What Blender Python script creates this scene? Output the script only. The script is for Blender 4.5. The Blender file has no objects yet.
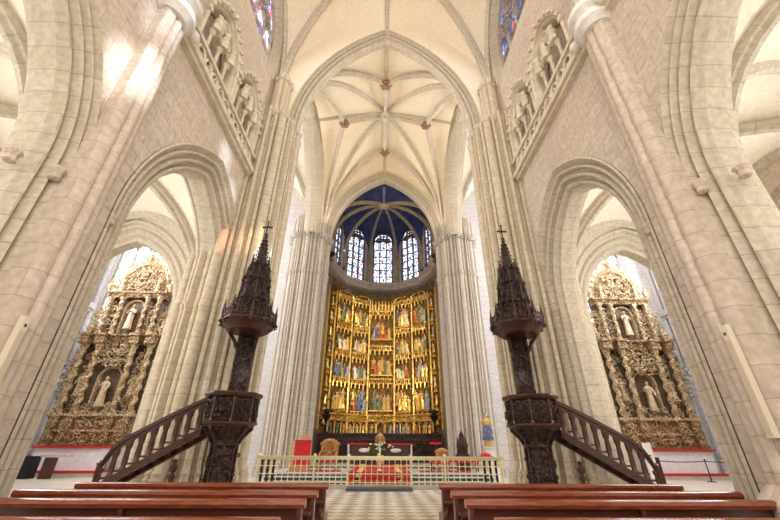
import bpy, bmesh, math, random
from mathutils import Vector, Matrix
PI=math.pi; sin=math.sin; cos=math.cos
SC=bpy.context.scene; COL=SC.collection
random.seed(7)

# ------------------------------------------------------------------ materials
def new_mat(name):
    m=bpy.data.materials.new(name); m.use_nodes=True
    nt=m.node_tree; b=nt.nodes['Principled BSDF']; return m,nt,b
def N(nt,t,**k):
    n=nt.nodes.new(t)
    for a,v in k.items():
        if a.startswith('i_'): n.inputs[a[2:].replace('_',' ')].default_value=v
        else: setattr(n,a,v)
    return n
def ramp(nt,stops):
    r=N(nt,'ShaderNodeValToRGB'); e=r.color_ramp.elements
    while len(e)<len(stops): e.new(.5)
    for x,(p,c) in zip(e,stops): x.position=p; x.color=(*c,1)
    return r
def mixc(nt,fac,a,b,mode='MIX'):
    n=N(nt,'ShaderNodeMix',data_type='RGBA',blend_type=mode)
    for s,v in ((n.inputs[0],fac),(n.inputs[6],a),(n.inputs[7],b)):
        if hasattr(v,'is_output') : nt.links.new(v,s)
        elif isinstance(v,(int,float)): s.default_value=v
        else: s.default_value=(*v,1)
    return n.outputs[2]
def stone(name,c1,c2,mortar,stain,bw=.78,bh=.37,rough=.85,msize=.012,bump=.35,st=.5,stscale=.5):
    m,nt,b=new_mat(name); L=nt.links
    uv=N(nt,'ShaderNodeUVMap'); geo=N(nt,'ShaderNodeNewGeometry')
    no0=N(nt,'ShaderNodeTexNoise',i_Scale=1.2); L.new(geo.outputs['Position'],no0.inputs['Vector'])
    add=N(nt,'ShaderNodeVectorMath',operation='MULTIPLY_ADD'); L.new(no0.outputs['Color'],add.inputs[0])
    add.inputs[1].default_value=(.05,.05,0); L.new(uv.outputs[0],add.inputs[2])
    br=N(nt,'ShaderNodeTexBrick',offset=.5,i_Scale=1.0,i_Mortar_Size=msize,i_Mortar_Smooth=.4,i_Bias=0.,i_Brick_Width=bw,i_Row_Height=bh)
    mortar=tuple(.85*a+.15*b_ for a,b_ in zip(mortar,c2))
    br.inputs['Color1'].default_value=(*c1,1); br.inputs['Color2'].default_value=(*c2,1); br.inputs['Mortar'].default_value=(*mortar,1)
    L.new(add.outputs[0],br.inputs['Vector'])
    n1=N(nt,'ShaderNodeTexNoise',i_Scale=stscale,i_Detail=6.,i_Roughness=.65); L.new(geo.outputs['Position'],n1.inputs['Vector'])
    r1=ramp(nt,[(.38,(0,0,0)),(.72,(1,1,1))]); L.new(n1.outputs[0],r1.inputs[0])
    mm=N(nt,'ShaderNodeMath',operation='MULTIPLY'); L.new(r1.outputs[0],mm.inputs[0]); mm.inputs[1].default_value=st
    c=mixc(nt,mm.outputs[0],br.outputs[0],stain)
    n2=N(nt,'ShaderNodeTexNoise',i_Scale=9.,i_Detail=5.); L.new(geo.outputs['Position'],n2.inputs['Vector'])
    lo=.78 if bump>.1 else .93
    r2=ramp(nt,[(.3,(lo,lo-.01,lo-.02)),(.7,(1.06,1.06,1.06))]); L.new(n2.outputs[0],r2.inputs[0])
    c=mixc(nt,1.,c,r2.outputs[0],'MULTIPLY')
    L.new(c,b.inputs['Base Color']); b.inputs['Roughness'].default_value=rough
    bp=N(nt,'ShaderNodeBump',i_Strength=bump,i_Distance=.02)
    ad=N(nt,'ShaderNodeMath',operation='MULTIPLY_ADD'); L.new(br.outputs['Fac'],ad.inputs[0]); ad.inputs[1].default_value=-1.; L.new(n2.outputs[0],ad.inputs[2])
    L.new(ad.outputs[0],bp.inputs['Height']); L.new(bp.outputs[0],b.inputs['Normal'])
    return m
def plain(name,c,rough=.6,metal=0.,c2=None,scale=8.,bump=0.,coat=0.,thr=(.4,.6),bscale=None,stretch=None,emit=None):
    m,nt,b=new_mat(name); L=nt.links
    geo=N(nt,'ShaderNodeTexCoord'); vec=geo.outputs['Object']
    if stretch:
        mp=N(nt,'ShaderNodeMapping'); mp.inputs['Scale'].default_value=stretch; L.new(vec,mp.inputs[0]); vec=mp.outputs[0]
    b.inputs['Base Color'].default_value=(*c,1)
    if c2:
        n=N(nt,'ShaderNodeTexNoise',i_Scale=scale,i_Detail=4.); L.new(vec,n.inputs['Vector'])
        r=ramp(nt,[(thr[0],c),(thr[1],c2)]); L.new(n.outputs[0],r.inputs[0]); L.new(r.outputs[0],b.inputs['Base Color'])
    if bump:
        n=N(nt,'ShaderNodeTexNoise',i_Scale=bscale or scale,i_Detail=3.); L.new(vec,n.inputs['Vector'])
        bp=N(nt,'ShaderNodeBump',i_Strength=bump,i_Distance=.02); L.new(n.outputs[0],bp.inputs['Height']); L.new(bp.outputs[0],b.inputs['Normal'])
    b.inputs['Roughness'].default_value=rough; b.inputs['Metallic'].default_value=metal
    b.inputs['Coat Weight'].default_value=coat; b.inputs['Coat Roughness'].default_value=.15
    if emit: b.inputs['Emission Color'].default_value=(*emit[0],1); b.inputs['Emission Strength'].default_value=emit[1]
    return m
def carved(name,c,c2,rough=.5,metal=0.,scale=7.,bump=.8,c3=None):
    """carved surface: voronoi/noise relief with wear patches"""
    m,nt,b=new_mat(name); L=nt.links
    co=N(nt,'ShaderNodeTexCoord'); v=N(nt,'ShaderNodeTexVoronoi',i_Scale=scale); L.new(co.outputs['Object'],v.inputs['Vector'])
    n=N(nt,'ShaderNodeTexNoise',i_Scale=scale*1.3,i_Detail=5.,i_Distortion=1.2); L.new(co.outputs['Object'],n.inputs['Vector'])
    st=[(.38,c),(.6,c2)]+([(.72,c3)] if c3 else [])
    r=ramp(nt,st); L.new(n.outputs[0],r.inputs[0]); L.new(r.outputs[0],b.inputs['Base Color'])
    a=N(nt,'ShaderNodeMath',operation='ADD'); L.new(v.outputs[0],a.inputs[0]); L.new(n.outputs[0],a.inputs[1])
    bp=N(nt,'ShaderNodeBump',i_Strength=bump,i_Distance=.06); L.new(a.outputs[0],bp.inputs['Height']); L.new(bp.outputs[0],b.inputs['Normal'])
    b.inputs['Roughness'].default_value=rough; b.inputs['Metallic'].default_value=metal
    return m
def stained(name,stops,strength,scale=(7,4.5),lead=.05):
    m,nt,b=new_mat(name); L=nt.links
    uv=N(nt,'ShaderNodeUVMap'); mp=N(nt,'ShaderNodeMapping'); mp.inputs['Scale'].default_value=(*scale,1); L.new(uv.outputs[0],mp.inputs[0])
    v=N(nt,'ShaderNodeTexVoronoi',i_Scale=1.); L.new(mp.outputs[0],v.inputs['Vector'])
    e=N(nt,'ShaderNodeTexVoronoi',i_Scale=1.,feature='DISTANCE_TO_EDGE'); L.new(mp.outputs[0],e.inputs['Vector'])
    s=N(nt,'ShaderNodeSeparateColor'); L.new(v.outputs['Color'],s.inputs[0])
    r=ramp(nt,stops); r.color_ramp.interpolation='CONSTANT'; L.new(s.outputs[0],r.inputs[0])
    g=N(nt,'ShaderNodeMath',operation='GREATER_THAN'); L.new(e.outputs[0],g.inputs[0]); g.inputs[1].default_value=lead
    c=mixc(nt,g.outputs[0],(.01,.01,.015),r.outputs[0])
    L.new(c,b.inputs['Base Color']); L.new(c,b.inputs['Emission Color']); b.inputs['Emission Strength'].default_value=strength
    b.inputs['Roughness'].default_value=.3
    return m
WS=(.56,.49,.42)
M={}
M['stone']=stone('pinkish_ashlar',(.66,.555,.46),(.59,.49,.405),(.42,.34,.27),(.60,.50,.36))
M['grey']=stone('grey_ashlar',(.60,.55,.48),(.54,.49,.42),(.38,.34,.28),(.50,.42,.30))
M['pier']=stone('pier_ashlar',(.65,.54,.455),(.60,.495,.41),(.46,.37,.30),(.60,.49,.36),bw=1.4,bh=.42)
M['ochre']=stone('ochre_pier_ashlar',(.67,.585,.455),(.60,.52,.395),(.42,.34,.24),(.58,.46,.28),bw=1.3,bh=.4)
M['pgrey']=stone('grey_pier_ashlar',(.58,.525,.45),(.53,.475,.40),(.40,.36,.30),(.54,.48,.38),bw=1.2,bh=.4)
M['arch']=stone('arch_voussoirs',(.64,.56,.46),(.57,.49,.39),(.42,.35,.27),(.60,.52,.36),bw=2.5,bh=.4)
M['rib']=stone('vault_ribs',(.66,.60,.49),(.61,.55,.44),(.45,.38,.28),(.55,.47,.34),bw=3.,bh=.6,st=.35)
M['vault']=stone('vault_cream_plaster',(.86,.77,.60),(.83,.74,.57),(.78,.68,.51),(.80,.66,.46),bw=.8,bh=.4,bump=.08,st=.45,msize=.006)
M['vaultw']=stone('aisle_vault_plaster',(.84,.79,.67),(.82,.76,.64),(.76,.70,.58),(.80,.70,.52),bw=.8,bh=.4,bump=.08,st=.35,msize=.006)
M['white_stone']=stone('pale_transept_ashlar',(.74,.72,.72),(.68,.67,.68),(.45,.45,.47),(.60,.56,.52),bw=.9,bh=.42)
M['trac']=plain('tracery_limestone',(.70,.62,.48),.8,c2=(.60,.51,.38),scale=5,bump=.4,bscale=14)
M['tracg']=plain('weathered_tracery',(.42,.38,.33),.85,c2=(.32,.28,.24),scale=6,bump=.3,bscale=14)
M['ring']=plain('white_limestone',(.80,.77,.72),.6,c2=(.68,.64,.58),scale=4,bump=.2)
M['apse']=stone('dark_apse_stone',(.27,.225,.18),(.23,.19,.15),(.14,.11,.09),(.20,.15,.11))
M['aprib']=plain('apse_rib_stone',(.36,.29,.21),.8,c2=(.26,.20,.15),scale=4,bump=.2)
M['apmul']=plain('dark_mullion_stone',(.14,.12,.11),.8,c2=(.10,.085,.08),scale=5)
M['red_stone']=plain('darkened_boss',(.34,.19,.11),.7,c2=(.20,.11,.07),scale=12,bump=.6)
M['wood']=carved('dark_walnut',(.022,.008,.004),(.05,.017,.009),.4,scale=9,bump=.8,c3=(.12,.042,.02))
M['woodp']=plain('polished_walnut',(.072,.021,.011),.36,c2=(.04,.012,.007),scale=3,stretch=(1,1,8),bump=.1,coat=.12)
M['bench']=plain('varnished_mahogany',(.29,.062,.02),.27,c2=(.19,.036,.012),scale=4,stretch=(1.2,9,9),bump=.05,coat=.25)
M['benchd']=plain('dark_mahogany_panel',(.11,.026,.014),.35,c2=(.075,.018,.01),scale=4,stretch=(1.2,9,9),coat=.3)
M['gold']=carved('burnished_gilding',(.40,.22,.04),(.88,.58,.13),.34,.75,scale=10,bump=.9,c3=(1.,.78,.32))
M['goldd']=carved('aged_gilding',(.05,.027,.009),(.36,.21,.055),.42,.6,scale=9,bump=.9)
M['goldf']=plain('bright_gold_leaf',(.98,.70,.22),.32,.8,c2=(.62,.38,.09),scale=14,bump=.4)
M['dark']=plain('dark_brown_board',(.045,.026,.015),.7,c2=(.07,.04,.02),scale=6)  # dark brown mottled with a lighter brown
M['bar']=carved('weathered_gilt_wood',(.10,.055,.025),(.42,.26,.115),.5,.2,scale=8,bump=1.,c3=(.80,.62,.40))
M['barl']=carved('pale_gilt_carving',(.26,.155,.07),(.74,.56,.33),.42,.2,scale=11,bump=1.,c3=(1.,.92,.76))
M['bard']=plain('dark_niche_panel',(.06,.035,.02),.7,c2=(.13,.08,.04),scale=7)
M['cream']=plain('cream_statue_paint',(.62,.50,.34),.5,c2=(.42,.30,.17),scale=9)
M['skin']=plain('painted_flesh',(.75,.47,.32),.5)
rob={'red':(.48,.07,.03),'blue':(.07,.12,.26),'green':(.09,.17,.10),'cream':(.78,.68,.50),'ochre':(.62,.38,.10),'slate':(.26,.33,.42)}
for k,c in rob.items(): M['r_'+k]=plain('robe_'+k,c,.5,c2=(c[0]*.7+.22,c[1]*.7+.13,c[2]*.7+.03),scale=7,thr=(.5,.62),bump=.3)
M['blue']=plain('starry_blue_vault',(.012,.020,.085),.7,c2=(.03,.05,.15),scale=1.6,bump=.05)
M['redc']=plain('red_carpet',(.50,.03,.025),.95,c2=(.40,.02,.02),scale=30)
M['redp']=plain('red_velvet',(.62,.02,.03),.9,c2=(.5,.015,.02),scale=10)
M['yel']=plain('golden_carpet_band',(.80,.52,.18),.9,c2=(.7,.42,.12),scale=30)
M['chairw']=carved('gilded_oak',(.33,.15,.05),(.62,.33,.12),.45,.2,scale=12,bump=.6)
M['oak']=plain('pale_oak',(.58,.38,.20),.45,c2=(.5,.31,.15),scale=3,stretch=(1,1,7))
M['brass']=plain('polished_brass',(.86,.78,.52),.3,.6,c2=(.76,.66,.40),scale=10)
M['iron']=plain('black_iron',(.02,.02,.022),.4,.5)
M['whitem']=plain('white_marble',(.80,.79,.77),.25,c2=(.66,.65,.64),scale=3,coat=.2)
M['greenm']=plain('dark_green_marble',(.035,.06,.045),.2,c2=(.07,.10,.08),scale=4,coat=.3)
M['step']=plain('step_limestone',(.55,.48,.40),.5,c2=(.46,.40,.33),scale=3)
M['cloth']=plain('white_linen',(.82,.80,.82),.85,c2=(.74,.73,.78),scale=5,bump=.15)
M['leaf']=plain('foliage_green',(.05,.14,.03),.6,c2=(.09,.20,.05),scale=20)
M['fl']=plain('cream_petals',(.85,.78,.55),.6)
M['redf']=plain('red_petals',(.65,.02,.02),.6)
M['spk']=plain('pale_speaker_paint',(.72,.62,.47),.5)
M['grille']=plain('speaker_grille',(.64,.54,.40),.7,c2=(.56,.47,.34),scale=120)
M['lampw']=plain('white_lamp_housing',(.85,.85,.85),.4)
M['lamp']=plain('glowing_lamp_lens',(1,1,1),.4,emit=((1,.93,.8),12.))
M['glassw']=plain('bright_daylight_glass',(.9,.93,1),.3,emit=((.90,.95,1.),3.2))
M['paper']=plain('printed_card',(.85,.83,.78),.7)
M['cap']=plain('dark_metal_cap',(.08,.08,.09),.5,.4)
W=(.88,.92,1.); 
M['sg1']=stained('apse_stained_glass',[(0,(.30,.42,.80)),(.12,W),(.36,(.55,.66,.98)),(.50,(.88,.92,1.)),(.70,(.16,.22,.55)),(.80,(.55,.10,.13)),(.84,W),(.92,(.05,.07,.22)),(.96,(.7,.6,.5))],2.3,(9.,5.),.09)
M['sg2']=stained('nave_stained_glass',[(0,(.75,.55,.95)),(.2,(.95,.9,.98)),(.38,(.95,.55,.30)),(.5,(.25,.30,.75)),(.65,(.70,.12,.2)),(.78,(.9,.8,.6)),(.9,(.1,.1,.3))],1.9,(4.5,3.),.06)
M['sg3']=stained('clerestory_stained_glass',[(0,(.04,.07,.2)),(.25,(.5,.08,.1)),(.4,(.85,.9,.95)),(.5,(.03,.12,.12)),(.7,(.1,.2,.5)),(.85,(.6,.3,.6))],1.1,(4.5,3.),.07)
M['sg4']=stained('transept_stained_glass',[(0,(.93,.96,1)),(.45,(.75,.85,1.)),(.6,(.95,.9,.8)),(.78,(.55,.6,.85)),(.9,(.8,.55,.45))],3.0,(3.,2.),.04)

def checker(name,a,b_,size,rot=45,rough=.18):
    m,nt,b=new_mat(name); L=nt.links
    g=N(nt,'ShaderNodeNewGeometry'); mp=N(nt,'ShaderNodeMapping'); mp.inputs['Rotation'].default_value=(0,0,math.radians(rot)); L.new(g.outputs['Position'],mp.inputs[0])
    mp.inputs['Location'].default_value=(.03,.07,.3*size)
    mp.inputs['Scale'].default_value=(1,1,0)
    c=N(nt,'ShaderNodeTexChecker',i_Scale=1/size); L.new(mp.outputs[0],c.inputs[0]); c.inputs[1].default_value=(*a,1); c.inputs[2].default_value=(*b_,1)
    n=N(nt,'ShaderNodeTexNoise',i_Scale=2.,i_Detail=5.); L.new(g.outputs['Position'],n.inputs['Vector'])
    r=ramp(nt,[(.3,(.75,.75,.75)),(.7,(1.1,1.1,1.1))]); L.new(n.outputs[0],r.inputs[0])
    L.new(mixc(nt,1.,c.outputs[0],r.outputs[0],'MULTIPLY'),b.inputs['Base Color']); b.inputs['Roughness'].default_value=rough
    return m
M['floor']=checker('diagonal_marble_tiles',(.80,.76,.68),(.50,.42,.34),.36)
M['floor2']=stone('pale_floor_slabs',(.66,.60,.52),(.60,.54,.46),(.42,.37,.31),(.56,.50,.42),bw=1.,bh=1.,rough=.3,bump=.1)

# ------------------------------------------------------------------ mesh builder
class MB:
    def __init__(s): s.v=[]; s.f=[]; s.uv=[]; s.flat=False
    def poly(s,pts,uv=None):
        i=len(s.v); s.v+= [tuple(p) for p in pts]; s.f.append(list(range(i,i+len(pts)))); s.uv.append(uv)
    def grid(s,rows,cu=False,cv=False,uvs=None,flip=False):
        """rows: list of lists of points"""
        i=len(s.v); R=len(rows); C=len(rows[0])
        for r in rows: s.v+=[tuple(p) for p in r]
        for a in range(R if cv else R-1):
            for b in range(C if cu else C-1):
                a2=(a+1)%R; b2=(b+1)%C
                q=[i+a*C+b,i+a*C+b2,i+a2*C+b2,i+a2*C+b]
                u=None
                if uvs: u=[uvs(a,b),uvs(a,b+1),uvs(a+1,b+1),uvs(a+1,b)]
                if flip: q=q[::-1]; u=u[::-1] if u else None
                s.f.append(q); s.uv.append(u)
    def box(s,c,d,rz=0,M_=None,taper=1.):
        x,y,z=[k/2 for k in d]; T=Matrix.Rotation(rz,3,'Z')
        P=[]
        for sz in (-1,1):
            t=1 if sz<0 else taper
            for sx,sy in ((-1,-1),(1,-1),(1,1),(-1,1)):
                p=T@Vector((sx*x*t,sy*y*t,sz*z))+Vector(c); P.append(M_@p if M_ else p)
        i=len(s.v); s.v+=[tuple(p) for p in P]
        for f in ((0,3,2,1),(4,5,6,7),(0,1,5,4),(1,2,6,5),(2,3,7,6),(3,0,4,7)): s.f.append([i+k for k in f]); s.uv.append(None)
    def bx(s,x0,x1,y0,y1,z0,z1): s.box(((x0+x1)/2,(y0+y1)/2,(z0+z1)/2),(abs(x1-x0),abs(y1-y0),abs(z1-z0)))
    def lathe(s,c,prof,n=12,sx=1,sy=1,rot=0,fn=None,close=True):
        rows=[]
        for r,z in prof:
            row=[]
            for k in range(n):
                a=rot+2*PI*k/n; rr=r*(fn(a,z) if fn else 1)
                row.append((c[0]+rr*cos(a)*sx,c[1]+rr*sin(a)*sy,c[2]+z))
            rows.append(row)
        s.grid(rows,cu=True)
        if close:
            if prof[0][0]>1e-4: s.poly(rows[0][::-1])
            if prof[-1][0]>1e-4: s.poly(rows[-1])
    def tube(s,pts,r,n=6,closed=False,r1=None,cap=True):
        pts=[Vector(p) for p in pts]; L=len(pts); rows=[]; up=None
        for i,p in enumerate(pts):
            if closed: t=(pts[(i+1)%L]-pts[i-1])
            else: t=pts[min(i+1,L-1)]-pts[max(i-1,0)]
            t.normalize()
            if up is None: up=Vector((0,0,1)) if abs(t.z)<.9 else Vector((1,0,0))
            a=t.cross(up)
            if a.length<1e-5: a=t.orthogonal()
            a.normalize(); b=t.cross(a); up=-b if False else up
            rr=r if r1 is None else r+(r1-r)*i/(L-1)
            rows.append([p+a*cos(2*PI*k/n)*rr+b*sin(2*PI*k/n)*rr for k in range(n)])
        s.grid(rows,cu=True,cv=closed)
        if not closed and cap: s.poly(rows[0][::-1]); s.poly(rows[-1])
    def ball(s,c,r,n=8,m=6,sc=(1,1,1)):
        s.lathe(c,[(0,-r*sc[2])]+[(r*sin(PI*k/m),-r*cos(PI*k/m)*sc[2]) for k in range(1,m)]+[(0,r*sc[2])],n,sc[0],sc[1],close=False)
    def xform(s,Mx,i0=0):
        for i in range(i0,len(s.v)): s.v[i]=tuple(Mx@Vector(s.v[i]))
    def build(s,name,mat,parent=None,kind=None,sharp=35,loc=None):
        me=bpy.data.meshes.new(name); me.from_pydata(s.v,[],s.f)
        bm=bmesh.new(); bm.from_mesh(me); bm.faces.ensure_lookup_table()
        ul=bm.loops.layers.uv.new('UVMap')
        for f,u in zip(bm.faces,s.uv):
            n=f.normal
            if n.length<1e-6: n=Vector((0,0,1))
            for k,l in enumerate(f.loops):
                if u: l[ul].uv=u[k]
                else:
                    p=l.vert.co
                    if abs(n.z)>.75: l[ul].uv=(p.x,p.y)
                    elif abs(n.x)>=abs(n.y): l[ul].uv=(p.y,p.z)
                    else: l[ul].uv=(p.x,p.z)
        bmesh.ops.remove_doubles(bm,verts=bm.verts,dist=1e-5)
        bmesh.ops.recalc_face_normals(bm,faces=bm.faces)
        bm.to_mesh(me); bm.free()
        me.materials.append(M[mat] if isinstance(mat,str) else mat)
        me.polygons.foreach_set('use_smooth',[not s.flat]*len(me.polygons)); s.flat or me.set_sharp_from_angle(angle=math.radians(sharp))
        o=bpy.data.objects.new(name,me); COL.objects.link(o)
        if parent: o.parent=parent
        if loc: o.location=loc
        if kind: o['kind']=kind
        return o
def thing(name,label,cat,loc=(0,0,0),rz=0,group=None,parent=None):
    o=bpy.data.objects.new(name,None); COL.objects.link(o); o.empty_display_size=.2
    o.location=loc; o.rotation_euler=(0,0,rz); o['label']=label; o['category']=cat
    if group: o['group']=group
    return o
def tag(o,label,cat,group=None):
    o['label']=label; o['category']=cat
    if group: o['group']=group
    return o
def dup(o,loc=None,rz=None,label=None,parent=None):
    c=o.copy(); COL.objects.link(c)
    if parent: c.parent=parent
    if loc is not None: c.location=loc
    if rz is not None: c.rotation_euler=(0,0,rz)
    if label: c['label']=label
    for ch in list(o.children):
        dup(ch,parent=c)
    return c

# ------------------------------------------------------------------ architecture helpers
def mapY(x0,yc,dr=1):   # wall running along Y; d goes in dr*X
    return lambda s,d,z:(x0+dr*d,yc+s,z)
def mapX(xc,y0,dr=1):
    return lambda s,d,z:(xc+s,y0+dr*d,z)
def mapA(cx,cy,ang,ap): # facet with outward angle ang from +Y, apothem ap
    return lambda s,d,z:(cx+sin(ang)*(ap+d)+cos(ang)*s, cy+cos(ang)*(ap+d)-sin(ang)*s, z)
def archpts(a,h,zs,z0,n=14,r=0.,half=None):
    """(s,z,len) along an arch offset outward by r"""
    R=(a*a+h*h)/(2*a); cx=R-a   # right arc centre at -cx... (for s>0 arc centre at s=-(R-a))
    Rr=R+r; t1=math.acos(min(1,max(-1,cx/Rr)))
    P=[]
    if z0<zs: P.append((-(a+r),z0))
    for k in range(n+1):
        t=t1*k/n; P.append((cx-Rr*cos(t),zs+Rr*sin(t)))
    Q=[(-s,z) for s,z in reversed(P[:-1])]
    return P+Q
def sweep_arch(mb,mp,a,h,zs,z0,prof,n=14):
    rows=[]; ref=archpts(a,h,zs,z0,n,0); L=[0]
    for i in range(1,len(ref)): L.append(L[-1]+math.dist(ref[i],ref[i-1]))
    U=[0]
    for i in range(1,len(prof)): U.append(U[-1]+math.dist(prof[i],prof[i-1]))
    for r,d in prof:
        rows.append([mp(s,d,z) for s,z in archpts(a,h,zs,z0,n,r)])
    mb.grid(rows,uvs=lambda i,j:(U[min(i,len(U)-1)],z0+L[min(j,len(L)-1)]))
def wall_panel(mb,mp,s0,s1,z0,z1,ops,T,n=14,ends=True):
    """ops: (sc,a,h,zs,zo,r) sorted"""
    def q(d,sa,sb,za,zb):
        if sb-sa<1e-4 or zb-za<1e-4: return
        mb.poly([mp(sa,d,za),mp(sb,d,za),mp(sb,d,zb),mp(sa,d,zb)])
    ops=sorted(ops); mb.flat=True
    for d in (0,T):
        cur=s0
        for sc,a,h,zs,zo,r in ops:
            q(d,cur,sc-a-r,z0,z1)
            q(d,sc-a-r,sc+a+r,z0,zo)
            P=[p for p in archpts(a,h,zs,zo,n,r) if True]
            for (sa,za),(sb,zb) in zip(P,P[1:]):
                if sb-sa<1e-5: continue
                mb.poly([mp(sc+sa,d,za),mp(sc+sb,d,zb),mp(sc+sb,d,z1),mp(sc+sa,d,z1)])
            cur=sc+a+r
        q(d,cur,s1,z0,z1)
    if ends:
        for sa in (s0,s1): mb.poly([mp(sa,0,z0),mp(sa,T,z0),mp(sa,T,z1),mp(sa,0,z1)])
    mb.poly([mp(s0,0,z1),mp(s1,0,z1),mp(s1,T,z1),mp(s0,T,z1)])
ORD=lambda r,T:[(r,-.02),(r*.95,-.05),(r*.90,.0),(r*.84,.10),(r*.78,.15),(r*.75,.06),(r*.70,.03),(r*.65,.06),(r*.62,.20),(r*.54,.26),(r*.50,.15),(r*.44,.11),(r*.38,.15),(r*.35,.30),(r*.27,.36),(r*.23,.25),(r*.17,.22),(r*.11,.26),(r*.08,.38),(0,.42)]
def prof2(r,T,deep=.42):
    p=[(a,d*deep/.42) for a,d in ORD(r,T)]
    return p+[(a,T-d) for a,d in reversed(p)]
WN=[0]
def window(mp,sc,a,h,zs,z0,lights,d,glass,frame='trac',bar=.07,rings=True,tint=None):
    """traceried window; mp maps (s,d,z)"""
    WN[0]+=1
    e=bpy.data.objects.new('window_%d'%WN[0],None); COL.objects.link(e); e['kind']='structure'
    g=MB(); P=archpts(a,h,zs,z0,12,0)
    apex=max(z for s,z in P)
    for (sa,za),(sb,zb) in zip(P,P[1:]):
        if sb-sa<1e-5: continue
        for dd in (d,d+.03):
            g.poly([mp(sc+sa,dd,z0),mp(sc+sb,dd,z0),mp(sc+sb,dd,zb),mp(sc+sa,dd,za)],[(sa,z0),(sb,z0),(sb,zb),(sa,za)])
    g.build('stained_glass',glass,e)
    t=MB(); w=2*a/lights; b=bar/2
    def strip(path,closed=False,bb=b):
        # path of (s,z) -> rectangular bar
        n=len(path); rows=[[],[],[],[]]
        for i,(s_,z_) in enumerate(path):
            if closed: p0=path[i-1]; p1=path[(i+1)%n]
            else: p0=path[max(i-1,0)]; p1=path[min(i+1,n-1)]
            tx,tz=p1[0]-p0[0],p1[1]-p0[1]; l=math.hypot(tx,tz) or 1; nx,nz=-tz/l*bb,tx/l*bb
            for k,(sg,dd) in enumerate(((1,-.09),(1,.06),(-1,.06),(-1,-.09))):
                rows[k].append(mp(sc+s_+nx*sg,d+dd*bar/.07,z_+nz*sg))
        t.grid(rows,cu=closed,cv=True)
    strip(P,bb=b*1.3); strip([(-a,z0+b),(a,z0+b)],bb=b*1.6)
    zsub=zs-w*.35
    for k in range(1,lights): strip([(-a+w*k,z0),(-a+w*k,zsub)])
    for k in range(lights):
        cs=-a+w*(k+.5); Q=archpts(w/2,w*.62,zsub,zsub,5,0); strip([(cs+s_,z_) for s_,z_ in Q],bb=b*.8)
    if rings:
        rr=min(a*.42,(apex-zs)*.28)
        rows_=[(0,zs+(apex-zs)*.45,rr)]
        if lights>=3: rows_+=[(-a*.5,zs+(apex-zs)*.12,rr*.6),(a*.5,zs+(apex-zs)*.12,rr*.6)]
        for cs,cz,r_ in rows_:
            strip([(cs+r_*cos(2*PI*k/14),cz+r_*sin(2*PI*k/14)) for k in range(14)],True,b*.8)
            for q in range(4):
                aa=PI/4+q*PI/2; strip([(cs+r_*.5*cos(aa)+r_*.42*cos(2*PI*k/8),cz+r_*.5*sin(aa)+r_*.42*sin(2*PI*k/8)) for k in range(8)],True,b*.5)
    # saddle bars
    nb=int((zsub-z0)/.8)
    for k in range(1,nb+1): strip([(-a,z0+(zsub-z0)*k/(nb+1)),(a,z0+(zsub-z0)*k/(nb+1))],bb=.012)
    t.build('tracery',frame,e)
    return e
def outline(core,lobes,n=120):
    """radial outline. core: polygon list of (ang,dist) half-planes; lobes (ang,dist,r)"""
    pts=[]
    for k in range(n):
        t=2*PI*k/n; r=1e9
        for a,dd in core:
            c=cos(t-a)
            if c>1e-3: r=min(r,dd/c)
        for a,dist,rr in lobes:
            c=dist*cos(t-a); disc=rr*rr-(dist*sin(t-a))**2
            if disc>0 and c>0: r=max(r,c+math.sqrt(disc))
        pts.append((t,r))
    return pts
def loft(mb,cx,cy,O,levels):
    """levels: (z,offset)"""
    U=[0]
    for i in range(1,len(O)+1):
        a,b=O[i-1],O[i%len(O)]
        U.append(U[-1]+math.dist((a[1]*cos(a[0]),a[1]*sin(a[0])),(b[1]*cos(b[0]),b[1]*sin(b[0]))))
    rows=[[(cx+(r+o)*cos(t),cy+(r+o)*sin(t),z) for t,r in O] for z,o in levels]
    mb.grid(rows,cu=True,uvs=lambda i,j:(U[j],levels[min(i,len(levels)-1)][0]))
    mb.poly(rows[-1])
def ring_levels(z,o=.07,h=.22): return [(z-h,0),(z-h+.03,o*.7),(z-h+.07,.02),(z-.06,o*.8),(z-.03,o),(z,o*.9),(z+.01,0)]
def base_levels(o=.28): return [(0,o),(.35,o),(.40,o*.75),(.75,o*.7),(.8,o*.4),(.88,o*.55),(.95,o*.2),(1.05,0)]
def arc3(A,B,zs,zr,n=12,e=2.0):
    """rib from A(xy,z) to B: elliptical rise"""
    out=[]
    for k in range(n+1):
        t=k/n; u=1-cos(t*PI/2); v=sin(t*PI/2)
        out.append(Vector((A[0]+(B[0]-A[0])*u,A[1]+(B[1]-A[1])*u,zs+(zr-zs)*v)))
    return out
def ribtube(mb,path,w=.16,dp=.24):
    """moulded rib section swept along a path (hangs below the web)"""
    L=len(path); prof=[(-w,.06),(-w,-.3*dp),(-w*.55,-.5*dp),(-w*.5,-.8*dp),(0,-dp),(w*.5,-.8*dp),(w*.55,-.5*dp),(w,-.3*dp),(w,.06)]
    rows=[]; D=[0]
    for i,p in enumerate(path):
        t=path[min(i+1,L-1)]-path[max(i-1,0)]; t.normalize()
        hz=(path[-1]-path[0]); hz.z=0
        if hz.length<1e-4: hz=Vector((1,0,0))
        side=Vector((-hz.y,hz.x,0)).normalized(); nrm=t.cross(side)
        # outward (up/away from the span centre)
        if i: D.append(D[-1]+(p-path[i-1]).length)
        rows.append([p+side*a+nrm*b for a,b in prof])
    mb.grid(rows,uvs=lambda i,j:(j*.08,D[min(i,L-1)]))
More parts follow.
